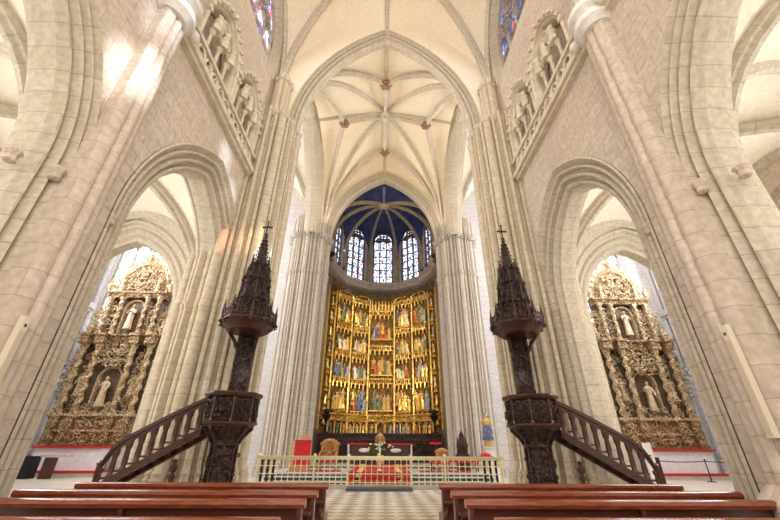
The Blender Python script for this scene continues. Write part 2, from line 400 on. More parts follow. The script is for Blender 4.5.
def vault(name,corners,zs,zc,mat,wallz,bulge=.12,ribs=True,ribw=.16,ribmat='rib',ridge=False,n=12,cmid=None,wall_r=(1,)*12):
    """corners: 4 xy in order; quadripartite; wallz: apex heights of the 4 wall arches"""
    c=[Vector((*p,0)) for p in corners]; NC=len(c); ctr=cmid or sum(c,Vector())/NC
    ctr=Vector((ctr[0],ctr[1],0)); m=MB(); rb=MB()
    for i in range(NC):
        A=c[i];B=c[(i+1)%NC]; mid=(A+B)/2; wz=wallz[i]
        for S in (A,B):
            D=arc3(S,ctr,zs,zc,n); Wl=arc3(S,mid,zs,wz,n); rows=[]
            for p,q in zip(D,Wl):
                row=[]
                for k in range(7):
                    t=k/6; v=p.lerp(q,t); v.z+=bulge*4*t*(1-t)*min(1,(p-q).length/3); row.append(v)
                rows.append(row)
            LL=[0]
            for k in range(1,n+1): LL.append(LL[-1]+(Wl[k]-Wl[k-1]).length)
            m.grid(rows,uvs=lambda a,b,rows=rows:(rows[min(a,n)][min(b,6)].x+rows[min(a,n)][min(b,6)].y,LL[min(a,n)]))
        if ribs and wall_r[i]:
            for S in (A,B): ribtube(rb,arc3(S,mid,zs,wz,n),ribw*.8,.18)
        if ribs and ridge: ribtube(rb,[ctr+Vector((0,0,zc-.01)),(ctr+mid)/2+Vector((0,0,(zc+wz)/2+.02)),mid+Vector((0,0,wz-.01))],ribw*.6,.15)
    if ribs:
        for S in c: ribtube(rb,arc3(S,ctr,zs,zc,n),ribw,.26)
    o=m.build(name,mat,kind='structure',sharp=60)
    if ribs: rb.build('vault_rib',ribmat,o,sharp=50)
    return o
def boss(mb,c,r=.3):
    mb.lathe(c,[(r*.5,.15),(r,.1),(r*1.05,0),(r*.8,-.08),(r*.55,-.1),(r*.5,-.22),(r*.25,-.3),(0,-.32)],12,fn=lambda a,z:1+.12*cos(6*a),close=False)
# ================================================================== SETTING
def st(o): o['kind']='structure'; return o
m=MB(); m.bx(-5.3,5.3,-3,18.4,-.2,0); m.build('floor','floor',kind='structure')
for sg in (-1,1):
    m=MB(); m.bx(sg*5.3,sg*11.9,-3,12.8,-.2,0); m.bx(sg*5.3,sg*20.5,12.8,24.2,-.2,0); m.build('floor','floor2',kind='structure')
m=MB(); m.bx(-5.3,5.3,18.4,31.2,-.2,0); m.build('floor','floor2',kind='structure')
SIDE={-1:'left',1:'right'}
for sg in (-1,1):
    sd=SIDE[sg]; X=sg*5.3; mp=mapY(X,0,sg)
    C2,A2,H2=(8.88,2.28,3.3) if sg<0 else (8.4,1.85,2.75)
    # --- nave wall: arcade, triforium, clerestory
    w=MB(); wall_panel(w,mp,-1.3,11.,0,10.9,[(2.2,2.2,3.6,5.6,0,.45),(C2,A2,H2,5.6,0,.8)],1.2,20)
    wall=w.build('wall_'+sd,'stone',kind='structure')
    a=MB()
    for yc,aa,hh,rr in ((2.2,2.2,3.6,.45),(C2,A2,H2,.8)): sweep_arch(a,mapY(X,yc,sg),aa,hh,5.6,0,prof2(rr,1.2),24)
    a.build('arcade_arch','arch',wall)
    w=MB(); nic=[(.7,.95,1.5,12.9,11.75,.22),(3.1,.95,1.5,12.9,11.75,.22),(7.1,.95,1.5,12.9,11.75,.22),(9.5,.95,1.5,12.9,11.75,.22)]
    wall_panel(w,mp,-1.2,11.7,10.9,16.,nic,.55); w.bx(X+sg*.56,X+sg*.9,-1.2,11.7,10.9,16.); w.build('upper_wall','stone',wall)
    w=MB(); wall_panel(w,mp,-1.2,11.7,16.,24.,[(1.9,1.9,2.6,19.,17.,.3),(8.7,1.95,2.6,19.,16.7,.3)],.9)
    w.build('clerestory_wall','stone',wall)
    a=MB()
    for yc,aa,zz in ((1.9,1.9,17.),(8.7,1.95,16.7)): sweep_arch(a,mapY(X,yc,sg),aa,2.6,19.,zz,prof2(.3,.9,.35),14)
    a.build('window_jamb','arch',wall)
    for yc,aa,zz in ((1.9,1.9,17.),(8.7,1.95,16.7)): window(mapY(X,yc,sg),0,aa,2.6,19.,zz,4,.45,'sg2' if sg<0 else 'sg3','tracg',.11)
    # triforium mouldings + tracery
    for yc in (.7,3.1,7.1,9.5):
        t=MB(); mq=mapY(X,yc,sg)
        sweep_arch(t,mq,.95,1.5,12.9,11.75,[(.24,0),(.24,-.07),(.17,-.11),(.10,-.06),(.08,.02),(.03,.06),(0,.14),(0,.5)],12)
        # crockets / foliage on hood
        for s_,z_ in archpts(.95,1.5,12.9,11.75,6,.2)[1:-1]: t.ball(mq(s_,-.1,z_),.1,6,4)
        for s_ in (-.55,0,.55):
            t.lathe(mq(s_,.08,11.7),[(.1,0),(.1,.1),(.055,.15),(.055,.95),(.11,1.02),(.12,1.12),(.06,1.15)],8)
        for s_ in (-.28,.28):
            P=[mq(s_+q,.08,z_) for q,z_ in archpts(.27,.38,12.85,12.85,5,0)]; t.tube(P,.06,6)
            P=[mq(s_+.16*cos(2*PI*k/12),.08,13.42+.16*sin(2*PI*k/12)) for k in range(12)]; t.tube(P,.045,5,closed=True)
            # swirling mouchette
            P=[mq(s_+.30*(1-k/9)*cos(1+k*.6),.1,13.15+.30*(1-k/9)*sin(1+k*.6)) for k in range(9)]; t.tube(P,.05,5)
        P=[mq(.24*cos(2*PI*k/14),.08,13.85+.24*sin(2*PI*k/14)) for k in range(14)]; t.tube(P,.06,6,closed=True)
        for q in range(4): P=[mq(.11*cos(q*PI/2)+.09*cos(2*PI*k/8),.08,13.85+.11*sin(q*PI/2)+.09*sin(2*PI*k/8)) for k in range(8)]; t.tube(P,.03,4,closed=True)
        t.build('triforium_tracery','trac',wall)
        # statue-like carved figures on the colonnettes
        f=MB()
        for s_,h_ in ((-.56,.75),(.0,.75),(.56,.75)):
            c=mq(s_,-.03,12.82); f.lathe(c,[(.13,0),(.15,.1),(.12,.3),(.14,.45),(.09,.55),(.05,.58),(.09,.63),(.09,.72),(.04,.79)],8,fn=lambda a,z:1+.12*sin(3*a+9*z))
        f.build('carved_corbel_figure','trac',wall)
    # pierced parapet band + sill
    t=MB(); y0,y1=-1.,10.7
    t.bx(X-sg*.26,X+sg*.3,y0,y1,10.78,10.96); t.bx(X-sg*.16,X+sg*.3,y0,y1,10.66,10.78); t.bx(X-sg*.20,X+sg*.1,y0,y1,11.5,11.64)
    t.build('string_course','trac',wall)
    t=MB(); k=0; yy=y0+.2
    while yy<y1-.1:
        if abs(yy-5.05)>.7:
            c=(X-sg*.12,yy,11.23)
            P=[(c[0],c[1]+.2*cos(2*PI*q/8),c[2]+.24*sin(2*PI*q/8)) for q in range(8)]; t.tube(P,.045,4,closed=True)
            P=[(c[0],c[1]+.15*(1-q/6)*cos(q*.9+k),c[2]+.18*(1-q/6)*sin(q*.9+k)) for q in range(6)]; t.tube(P,.04,4)
        yy+=.44; k+=1
    t.build('pierced_parapet','trac',wall)
    # --- nave pier (Y 5)
    for py in (5.0,-1.3):
        p=MB(); p.bx(sg*5.32,sg*6.48,py-.28,py+.75,0,5.6)
        p.bx(sg*5.05,sg*6.75,py-.75,py+1.6,0,.32); p.bx(sg*5.12,sg*6.68,py-.68,py+1.52,.32,.42); pier=p.build('nave_pier','pier',kind='structure')
        for yo,yq in ((-.38,-1.),(.95,1.)):
            for q in (0,2):
                p=MB(); p.lathe((sg*(5.36+.18*q),py+yo+yq*.2*q,5.3),[(.05,0),(.09,.03),(.07,.06),(.075,.14),(.11,.20),(.10,.24)],12,fn=lambda a,z:1+.08*cos(6*a))
                p.build('shaft_capital','pier',pier)
        s=MB(); Os=outline([(0,.3),(PI,.3),(PI/2,.34),(-PI/2,.34),(PI/4,.40),(3*PI/4,.40),(-PI/4,.40),(-3*PI/4,.40)],[((PI if sg>0 else 0)+q,.30,.09) for q in (-.62,0,.62)],64)
        loft(s,sg*5.32,py+.04,Os,[(0,.18),(.9,.18),(1.0,.1),(1.1,0),(10.7,0),(17.,0),(17.05,.08),(17.3,.1),(17.35,0)])
        s.build('vault_shaft','pier',pier)
        r=MB(); r.lathe((sg*5.22,py,10.55),[(.36,0),(.44,.1),(.50,.16),(.50,.34),(.45,.38),(.40,.42),(.46,.5),(.56,.60),(.56,.76),(.45,.80),(.38,.82)],20)
        r.build('shaft_ring','ring',pier)
        for yo in (-1.,1.):
            r=MB(); r.ball((sg*5.05,py+yo*.62,10.95),.17,8,6)
            P=[(sg*5.05,py+yo*(.62+.22*(1-q/9)*cos(q*.8)),10.98+.22*(1-q/9)*sin(q*.8)) for q in range(9)]; r.tube(P,.05,5)
            r.build('carved_scroll','ring',pier)
    # capitals: small foliage on nave pier lobes
    # --- west crossing pier
    O=outline([(k*PI/4,1.28) for k in range(8)],
        [(k*PI/4,1.45,.17) for k in range(8)]+[(k*PI/4+s_,1.42,.085) for k in range(8) for s_ in (-.2,.2)]+[(k*PI/4+PI/8,1.50,.08) for k in range(8)],240)
    p=MB(); loft(p,sg*5.55,12.1,O,[(q[0],q[1]) for q in base_levels(.16)]+ring_levels(5.5,.04,.2)+[(6.,0)]+ring_levels(14.5,.05,.22)+[(14.6,0),(14.75,-.12),(14.95,-.5)])
    wp=p.build('crossing_pier','ochre' ,kind='structure')
    s=MB(); Os=outline([(k*PI/4,.30) for k in range(8)],[((PI if sg>0 else 0)+q,.36,.11) for q in (-1.3,-.65,0,.65,1.3)],72)
    loft(s,sg*5.0,11.32,Os,[(14.3,.0),(16.7,0),(16.75,.07),(16.95,.09),(17.,0),(17.4,-.1)]); s.build('vault_shaft','ochre',wp)
    # --- west wall of the transept with the aisle end arch
    mq=mapX(0,11.4,1); xa,xb=sorted((sg*6.6,sg*20.5))
    w=MB(); wall_panel(w,mq,xa,xb,0,23.5,[(sg*9.4,2.02,2.75,5.65,0,1.0)],1.4); ww=w.build('wall_'+sd,'stone',kind='structure')
    a=MB(); PR=[(1.0,-.02),(.93,.04),(.80,.06),(.78,.16),(.70,.12),(.60,.14),(.58,.26),(.5,.3),(.40,.24),(.36,.36),(.27,.4),(.18,.36),(.14,.46),(0,.5)]
    sweep_arch(a,mapX(sg*9.4,11.4,1),2.02,2.75,5.65,0,PR+[(r_,1.4-d_) for r_,d_ in reversed(PR)],20); a.build('aisle_end_arch','rib',ww)
    # aisle outer wall; its glowing windows are added to light the aisle
    w=MB(); wall_panel(w,mapY(sg*11.9,0,sg),-1.2,11.4,0,12,[(1.9,1.1,1.4,7.0,3.6,.2),(8.,1.1,1.4,7.0,3.6,.2)],.8); ao=w.build('wall_'+sd,'stone',kind='structure')
    a=MB()
    for yc in (1.9,8.): sweep_arch(a,mapY(sg*11.9,yc,sg),1.1,1.4,7.,3.6,prof2(.2,.8,.3),12); a.bx(sg*11.9,sg*12.7,yc-1.3,yc+1.3,3.4,3.6)
    a.build('window_jamb','arch',bpy.data.objects[-1] if 0 else ao)
    for yc in (1.9,8.): window(mapY(sg*11.9,yc,sg),0,1.1,1.4,7.,3.6,2,.4,'sg4','trac',.09)
    # aisle vaults
    xi,xo=sg*6.35,sg*11.9
    for ya,yb in ((-1.2,4.95),(4.95,11.4)):
        vault('ceiling',[(xi,ya),(xo,ya),(xo,yb),(xi,yb)],5.6,9.9,'vaultw',(9.3,9.5,9.3,9.3),ribs=True,ribw=.17,ribmat='rib',bulge=.25,wall_r=(1,1,0 if ya<0 else 1,1))
    # --- transept arm
    TW,TA,TZ=(18.0,2.1,7.6) if sg<0 else (16.7,1.9,9.2)
    w=MB(); wall_panel(w,mapX(0,24.2,1),*sorted((sg*6.4,sg*20.5)),0,23.5,[(sg*TW,TA,2.3,15.2,TZ,.3),(sg*9.9,1.5,2.,16.2,11.5,.3)],.9)
    te=w.build('wall_'+sd,'white_stone',kind='structure')
    a=MB()
    for xc,aa,hh,zz,z_ in ((TW,TA,2.3,15.2,TZ),(9.9,1.5,2.,16.2,11.5)): sweep_arch(a,mapX(sg*xc,24.2,1),aa,hh,zz,z_,prof2(.3,.9,.35),14)
    for xs in (13.1,20.35,12.7): a.lathe((sg*xs,24.15,0),[(.3,0),(.3,.8),(.17,1.),(.17,15.8),(.26,16.),(.28,16.3)],12)
    a.build('window_jamb','white_stone',te)
    window(mapX(sg*TW,24.2,1),0,TA,2.3,15.2,TZ,4,.45,'sg4','tracg',.12)
    window(mapX(sg*9.9,24.2,1),0,1.5,2.,16.2,11.5,3,.45,'sg4','trac',.11)
    w=MB(); wall_panel(w,mapY(sg*20.5,0,sg),12.8,24.2,0,23.5,[(19.6,2.6,3.,15.2,10.4,.3)],.9); tn=w.build('wall_'+sd,'white_stone',kind='structure')
    a=MB(); sweep_arch(a,mapY(sg*20.5,19.6,sg),2.6,3.,15.2,10.4,prof2(.3,.9,.35),14); a.bx(sg*20.1,sg*20.5,12.8,24.2,9.9,10.3); a.bx(sg*20.25,sg*20.5,12.8,24.2,9.7,9.9)
    a.lathe((sg*20.35,23.6,0),[(.3,0),(.3,.8),(.17,1.),(.17,15.8),(.26,16.),(.28,16.3)],12)
    a.build('window_jamb','white_stone',tn)
    window(mapY(sg*20.5,19.6,sg),0,2.6,3.,15.2,10.4,4,.45,'sg4','trac',.13)
    # carved portal on the end wall
    a=MB(); mq=mapY(sg*20.5,21.9,sg)
    sweep_arch(a,mq,1.15,2.3,4.6,0,[(.9,-.25),(.82,-.32),(.6,-.30),(.55,-.18),(.45,-.26),(.3,-.22),(.25,-.1),(.1,-.18),(0,-.1),(0,0)],14)
    for r_ in (.2,.45,.7):
        for s_,z_ in archpts(1.15,2.3,4.6,1.2,9,r_): a.ball(mq(s_,-.28,z_),.12,6,4,sc=(1,1,1.4))
    for s_,z_ in archpts(1.15,2.3,4.6,4.6,8,1.05): a.lathe(mq(s_,-.2,z_),[(.08,-.2),(.16,-.1),(.1,.1),(.18,.2),(0,.35)],7)
    a.lathe(mq(0,-.25,8.0),[(.2,0),(.3,.1),(.18,.3),(.22,.8),(.14,1.0),(.14,1.2),(0,1.35)],8)
    a.build('carved_portal','white_stone',tn)
    # transept vaults
    for xa,xb in ((5.9,13.1),(13.1,20.5)):
        vault('ceiling',[(sg*xa,12.8),(sg*xb,12.8),(sg*xb,24.2),(sg*xa,24.2)],15.8,22.9,'vaultw',(21.8,22.6,21.8,22.6),bulge=.2,ribw=.2,wall_r=(1,0 if xa<6 else 1,1,1))
    # crossing side arch
    a=MB(); sweep_arch(a,mapY(sg*4.75,18.,sg),4.5,6.6,15.8,15.65,prof2(.7,1.4,.5),20)
    ca=a.build('crossing_side_arch','arch',kind='structure')
    w=MB(); wall_panel(w,mapY(sg*4.75,18.,sg),-5.4,5.4,15.7,24.,[(0,4.5,6.6,15.8,15.7,.7)],1.4,20); w.build('spandrel','grey',ca)
    # east crossing pier
    O=outline([(k*PI/4,1.22) for k in range(8)],[(k*PI/4,1.34,.17) for k in range(8)]+[(k*PI/4+s_,1.34,.08) for k in range(8) for s_ in (-.2,.2)]+[(k*PI/4+PI/8,1.42,.07) for k in range(8)],240)
    p=MB(); loft(p,sg*5.62,24.2,O,base_levels(.25)+ring_levels(12.7,.10,.25)+ring_levels(15.8,.26,.4)+[(15.9,0),(17.5,-.03)])
    p.build('chancel_pier','pgrey',kind='structure')
# west crossing arch
a=MB(); sweep_arch(a,mapX(0,11.55,1),3.98,7.0,14.5,14.3,prof2(.52,.9,.4),26); ca=a.build('crossing_west_arch','arch',kind='structure')
w=MB(); wall_panel(w,mapX(0,11.55,1),-5.5,5.5,14.4,24.2,[(0,3.98,7.0,14.5,14.4,.52)],.9,26); w.build('spandrel','vault',ca)
# chancel arch
a=MB(); sweep_arch(a,mapX(0,23.6,1),4.12,6.2,15.8,15.6,prof2(.6,1.3,.4),26); ca=a.build('chancel_arch','arch',kind='structure')
w=MB(); wall_panel(w,mapX(0,23.6,1),-5.5,5.5,15.7,24.2,[(0,4.12,6.2,15.8,15.7,.6)],1.3,26); w.build('spandrel','vault',ca)
# nave vault
v=vault('ceiling',[(-5.2,4.95),(5.2,4.95),(5.2,11.55),(-5.2,11.55)],16.8,23.7,'vault',(23.0,22.3,22.2,22.3),bulge=.15,ribw=.16,ridge=True,wall_r=(1,1,0,1))
# crossing star vault
cc=[(-4.75,12.45),(4.75,12.45),(4.75,23.65),(-4.75,23.65)]
v=vault('ceiling',cc,15.6,23.2,'vault',(22.2,22.3,22.6,22.3),bulge=.1,ribw=.15,ridge=True,n=16,wall_r=(0,0,0,0))
rb=MB(); B=[(0,15.1,22.35),(2.95,18.2,22.25),(0,21.2,22.45),(-2.95,18.2,22.25)]
for i,c in enumerate(cc):
    for j in {0:(0,3),1:(0,1),2:(1,2),3:(2,3)}[i]:
        ribtube(rb,arc3(Vector((*c,0)),Vector((B[j][0],B[j][1],0)),15.6,B[j][2],14),.13,.24)
for j in range(4):
    q0=Vector(B[j]); c0=Vector((0,18.2,23.0)); ribtube(rb,[q0,(q0+c0)/2+Vector((0,0,.06)),c0],.13,.24)
rb.build('tierceron_rib','rib',v)
bs=MB(); boss(bs,(0,18.2,22.9),.42); bs.build('roof_boss','rib',v)
for b in B:
    bs=MB(); boss(bs,(b[0],b[1],b[2]-.12),.36)
    bs.build('roof_boss','red_stone',v)
# ---------------- apse
AC=(0,26.8); AP=4.35; CR=AP/cos(PI/10)
for k,ang in enumerate((-4*PI/10,-2*PI/10,0,2*PI/10,4*PI/10)):
    mp=mapA(*AC,ang,AP); hw=AP*math.tan(PI/10)
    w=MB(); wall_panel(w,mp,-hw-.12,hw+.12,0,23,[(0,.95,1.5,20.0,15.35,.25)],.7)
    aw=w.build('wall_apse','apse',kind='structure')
    a=MB(); sweep_arch(a,mp,.95,1.5,20.,15.35,[(.27,-.04),(.2,-.06),(.15,0),(.1,.02),(.04,.12),(0,.14),(0,.7)],10); a.build('window_jamb','tracg',aw)
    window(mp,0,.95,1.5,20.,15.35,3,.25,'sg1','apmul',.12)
for sg in (-1,1):
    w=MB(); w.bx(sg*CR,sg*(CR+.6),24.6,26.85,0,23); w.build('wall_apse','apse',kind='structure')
vc=[Vector((CR*sin(a),26.8+CR*cos(a))) for a in [(-5+2*i)*PI/10 for i in range(6)]]
crn=[(p.x,p.y) for p in vc]+[(4.5,24.7),(-4.5,24.7)]
v=vault('ceiling',crn,17.4,21.4,'blue',(20.9,)*5+(20.6,22.1,20.6),cmid=(0,26.8),bulge=.06,ribw=.12,ribmat='aprib',wall_r=(0,)*8)
rb=MB(); ribtube(rb,[Vector((0,24.9,22.05)),Vector((0,25.9,21.8)),Vector((0,26.8,21.4))],.11,.2)
for p in vc: rb.lathe((p.x*.975,26.8+(p.y-26.8)*.975,15.0),[(.16,0),(.16,2.3),(.22,2.4),(.22,2.55)],8)
rb.build('ridge_rib','aprib',v)
bs=MB(); bs.tube([(.3*cos(2*PI*k/16),26.8+.3*sin(2*PI*k/16),21.2) for k in range(16)],.09,6,closed=True); bs.lathe((0,26.8,21.2),[(.14,.1),(.18,0),(.1,-.1),(0,-.12)],10); bs.build('roof_boss','rib',v)
# apse ledge
L=MB()
def ringpoly(r): return [(r/cos(PI/10)*sin(a),26.8+r/cos(PI/10)*cos(a)) for a in [(-5+2*i)*PI/10 for i in range(6)]]
prof=[(4.32,15.32),(3.75,15.2),(3.62,15.1),(3.62,14.9),(3.75,14.75),(3.8,14.5),(4.0,14.35),(4.33,14.3)]
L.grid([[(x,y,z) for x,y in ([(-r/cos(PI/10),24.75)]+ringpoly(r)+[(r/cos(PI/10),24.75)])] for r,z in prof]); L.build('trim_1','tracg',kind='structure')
# ================================================================== THINGS
R=random.Random(11)
def figure(mb,c,h,face=-PI/2,arms=0,lean=0.,wide=1.,head=True):
    """robed standing figure, one continuous lathe body + arms"""
    i0=len(mb.v); s=h/1.7
    prof=[(.25,0),(.27,.06),(.22,.35),(.19,.7),(.17,.95),(.19,1.15),(.21,1.32),(.15,1.42),(.06,1.46),(.055,1.50)]
    mb.lathe((0,0,0),[(r*s*wide,z*s) for r,z in prof],10,1,.72,fn=lambda a,z:1+(.10*sin(5*a+z*1.5/s) if z<1.1*s else 0))
    for sx in (-1,1):
        hx,hz=((.10,1.12),(.30,1.35),(.22,.85),(.05,1.28))[(arms+(sx>0))%4]
        mb.tube([(sx*.19*s,0,1.34*s),(sx*(.26 if hx<.25 else .3)*s,-.08*s,1.12*s),(sx*hx*s,-.24*s,hz*s)],.075*s,6,r1=.045*s)
    T=Matrix.Translation(Vector(c))@Matrix.Rotation(face+PI/2,4,'Z')@Matrix.Rotation(lean,4,'Y')
    mb.xform(T,i0)
def headm(mb,c,h,face=-PI/2,lean=0.):
    i0=len(mb.v); s=h/1.7
    mb.ball((0,-.02*s,1.59*s),.105*s,8,6,sc=(.85,1,1.2)); mb.ball((0,-.13*s,1.57*s),.02*s,5,4)
    T=Matrix.Translation(Vector(c))@Matrix.Rotation(face+PI/2,4,'Z')@Matrix.Rotation(lean,4,'Y'); mb.xform(T,i0)
def scroll(mb,mp,s,z,r,rot,y=-.05,tr=.035,turns=1.,flip=1,n=8):
    P=[]
    for k in range(n):
        t=k/(n-1); a=rot+flip*t*turns*2*PI*.8; rr=r*(1-.75*t); P.append(mp(s+rr*cos(a),y-.04*sin(PI*t),z+rr*sin(a)))
    mb.tube(P,tr,5,r1=tr*.6)
def foliage(mb,mp,s0,s1,z0,z1,n,r=.2,y=-.05,tr=.035,sym=True,depth=.1):
    c=(s0+s1)/2
    for k in range(n):
        if sym:
            s=R.uniform(0,(s1-s0)/2); z=R.uniform(z0,z1); ro=R.uniform(0,6.3); rr=r*R.uniform(.6,1.2); yy=y-R.uniform(0,depth)
            for q in (-1,1):
                scroll(mb,mp,c+q*s,z,rr,ro if q>0 else PI-ro,yy,tr,1.,q)
        else: scroll(mb,mp,R.uniform(s0,s1),R.uniform(z0,z1),r*R.uniform(.6,1.2),R.uniform(0,6.3),y-R.uniform(0,depth),tr)
    for k in range(n//2):
        p=mp(R.uniform(s0,s1),y-R.uniform(0,depth),R.uniform(z0,z1)); mb.ball(p,tr*R.uniform(1.4,2.3),6,4)
def twisted(mb,c,h,r,turns=4,n=10):
    rows=[]; K=turns*9
    for k in range(K+1):
        z=h*k/K; a=2*PI*turns*k/K; cx=c[0]+.3*r*cos(a); cy=c[1]+.3*r*sin(a)
        rows.append([(cx+r*.72*cos(2*PI*j/n),cy+r*.72*sin(2*PI*j/n),c[2]+z) for j in range(n)])
    mb.grid(rows,cu=True)
    for k in range(turns*5):
        z=h*(k+.5)/(turns*5); a=2*PI*turns*z/h+PI*.9; mb.ball((c[0]+.95*r*cos(a)*.7,c[1]-abs(.9*r*sin(a)),c[2]+z),r*.34,6,4,sc=(1,1,.8))
def capital(mb,c,r,h):
    mb.lathe(c,[(r*.8,0),(r*.9,h*.08),(r*.75,h*.15),(r,h*.5),(r*1.3,h*.85),(r*1.35,h*.9),(r*1.35,h)],10,fn=lambda a,z:1+.12*cos(5*a))
    for k in range(6): a=k*PI/3; mb.ball((c[0]+r*1.1*cos(a),c[1]+r*1.1*sin(a),c[2]+h*.6),r*.3,5,4)
def pinn(mb,c,w,h,crock=True):
    x,y,z=c; mb.box((x,y,z+h*.25),(w,w,h*.5)); mb.lathe((x,y,z+h*.5),[(w*.8,0),(w*.8,h*.03),(w*.45,h*.06),(w*.08,h*.44),(w*.2,h*.46),(0,h*.5)],4,rot=PI/4)
    if crock:
        for k in range(3):
            q=1-k/4
            for a in range(4): mb.ball((x+w*.5*q*cos(a*PI/2+PI/4),y+w*.5*q*sin(a*PI/2+PI/4),z+h*(.6+.1*k)),w*.17,4,3)

# ------------------------------------------------------------------ main retable
ret=thing('gilded_retable','tall gilded main altarpiece of carved painted scenes curving round the apse behind the altar','altarpiece',(0,0,0))
P=[(-4.36,27.35),(-3.85,28.25),(-2.55,29.55),(-1.08,30.35),(1.08,30.35),(2.55,29.55),(3.85,28.25),(4.36,27.35)]
def mapF(a,b):
    a=Vector((*a,0)); b=Vector((*b,0)); mid=(a+b)/2; u=(b-a).normalized(); nrm=Vector((-u.y,u.x,0)) # outward(+Y)
    if nrm.y<0: nrm=-nrm
    return (lambda s,d,z:(mid.x+u.x*s+nrm.x*d,mid.y+u.y*s+nrm.y*d,z)),(b-a).length,math.atan2(-nrm.y,-nrm.x)
bk=MB()
for a,b in zip(P,P[1:]):
    mf,w,fa=mapF(a,b); i=len(bk.v)
    bk.poly([mf(-w/2,.12,1.5),mf(w/2,.12,1.5),mf(w/2,.12,13.5),mf(-w/2,.12,13.5)])
    bk.poly([mf(-w/2,.4,1.5),mf(w/2,.4,1.5),mf(w/2,.4,13.5),mf(-w/2,.4,13.5)])
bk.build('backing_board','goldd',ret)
side_rows=[(10.75,12.75),(8.45,10.15),(6.35,7.95),(3.95,5.95)]
ctr_rows=[(9.75,11.85),(6.75,8.75),(4.05,6.05)]
rk=list(rob)
figmesh=[]
for v in range(18):
    f=MB(); figure(f,(0,0,0),1.,arms=v%4,lean=(-.12,0,.12)[v%3],wide=1.1); o=f.build('carved_figure','goldf' if v in (1,5,8,12,15) else 'r_'+rk[v%6]); me=o.data
    hd=MB(); headm(hd,(0,0,0),1.,lean=(-.12,0,.12)[v%3]); ho=hd.build('head','skin'); 
    # merge the head into the figure mesh
    bm=bmesh.new(); bm.from_mesh(me); n0=len(bm.faces); bm.from_mesh(ho.data); bm.faces.ensure_lookup_table()
    for fc in bm.faces[n0:]: fc.material_index=1
    bm.to_mesh(me); bm.free(); me.materials.append(M['skin']); bpy.data.objects.remove(ho); bpy.data.objects.remove(o); figmesh.append(me)
def putfig(parent,loc,h,fa,v=None,wide=1.):
    o=bpy.data.objects.new('carved_figure',figmesh[R.randrange(18) if v is None else v]); COL.objects.link(o); o.parent=parent
    o.location=loc; o.scale=(h*wide,h*wide,h); o.rotation_euler=(0,0,fa+PI/2+R.uniform(-.35,.35)); return o
def scene_panel(mf,w,fa,z0,z1,nf,big=False):
    a=w/2-.14
    fr=MB(); H=z1-z0
    # niche box
    for d,t in ((0,.0),):
        fr.poly([mf(-a,.10,z0),mf(a,.10,z0),mf(a,.10,z1),mf(-a,.10,z1)])
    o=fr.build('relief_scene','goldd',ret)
    # canopy tracery: row of little gables hanging over the scene
    c=MB(); n=5 if big else 4
    for k in range(n):
        s=-a+(k+.5)*2*a/n; wd_=2*a/n
        Pp=[mf(s+q,-.16,z_) for q,z_ in archpts(wd_*.42,wd_*.5,z1-.16,z1-.38,4,0)]; c.tube(Pp,.03,4)
        pp=mf(s,-.14,0); c.lathe((pp[0],pp[1],z1-.02),[(wd_*.25,0),(wd_*.2,.06),(.02,.42),(.05,.45),(0,.5)],5)
        pp=mf(s-wd_/2,-.17,0); pinn(c,(pp[0],pp[1],z1-.35),.06,.75,False)
    for zz,t_ in ((z1-.02,.07),(z1+.34,.05)):
        c.poly([mf(-a,-.12,zz),mf(a,-.12,zz),mf(a,-.12,zz+t_),mf(-a,-.12,zz+t_)]); c.poly([mf(-a,-.12,zz),mf(a,-.12,zz),mf(a,.1,zz),mf(-a,.1,zz)]); c.poly([mf(-a,-.12,zz+t_),mf(a,-.12,zz+t_),mf(a,.1,zz+t_),mf(-a,.1,zz+t_)])
    foliage(c,mf,-a,a,z1+.08,z1+.34,5,.1,-.02,.025)
    c.build('canopy','goldf',o)
    sh=MB(); sh.poly([mf(-a,-.14,z0-.07),mf(a,-.14,z0-.07),mf(a,-.14,z0),mf(-a,-.14,z0)]); sh.poly([mf(-a,-.14,z0),mf(a,-.14,z0),mf(a,.1,z0),mf(-a,.1,z0)]); sh.poly([mf(-a,-.14,z0-.07),mf(a,-.14,z0-.07),mf(a,.1,z0-.07),mf(-a,.1,z0-.07)]); foliage(sh,mf,-a,a,z0-.18,z0-.05,6,.08,-.06,.022)
    sh.build('shelf','goldf',o)
    # setting behind the figures (rocks, little buildings)
    g=MB(); g.poly([mf(-a,.07,z0),mf(a,.07,z0),mf(a,.07,z1),mf(-a,.07,z1)])
    for k in range(5):
        s=R.uniform(-a*.8,a*.8); hh=R.uniform(.25,.6)*H; p=mf(s,.03,z0); g.box((p[0],p[1],z0+hh/2),(.3*R.uniform(.6,1.3),.1,hh),fa+PI/2,taper=R.uniform(.3,1.))
    foliage(g,mf,-a,a,z0+H*.3,z1-.4,7,.14,.0,.03,False)
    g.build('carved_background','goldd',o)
    for k in range(nf):
        s=-a*.78+1.56*a*(k+.5)/nf+R.uniform(-.05,.05); hh=H*(.58 if not big else .54)*R.uniform(.8,1.1); row=k%2
        p=mf(s,-.02-.07*row+R.uniform(-.03,.03),z0+.02+(1-row)*H*.16*R.random()*1.6)
        putfig(o,p,hh,fa,wide=1.15)
    return o
tot=0
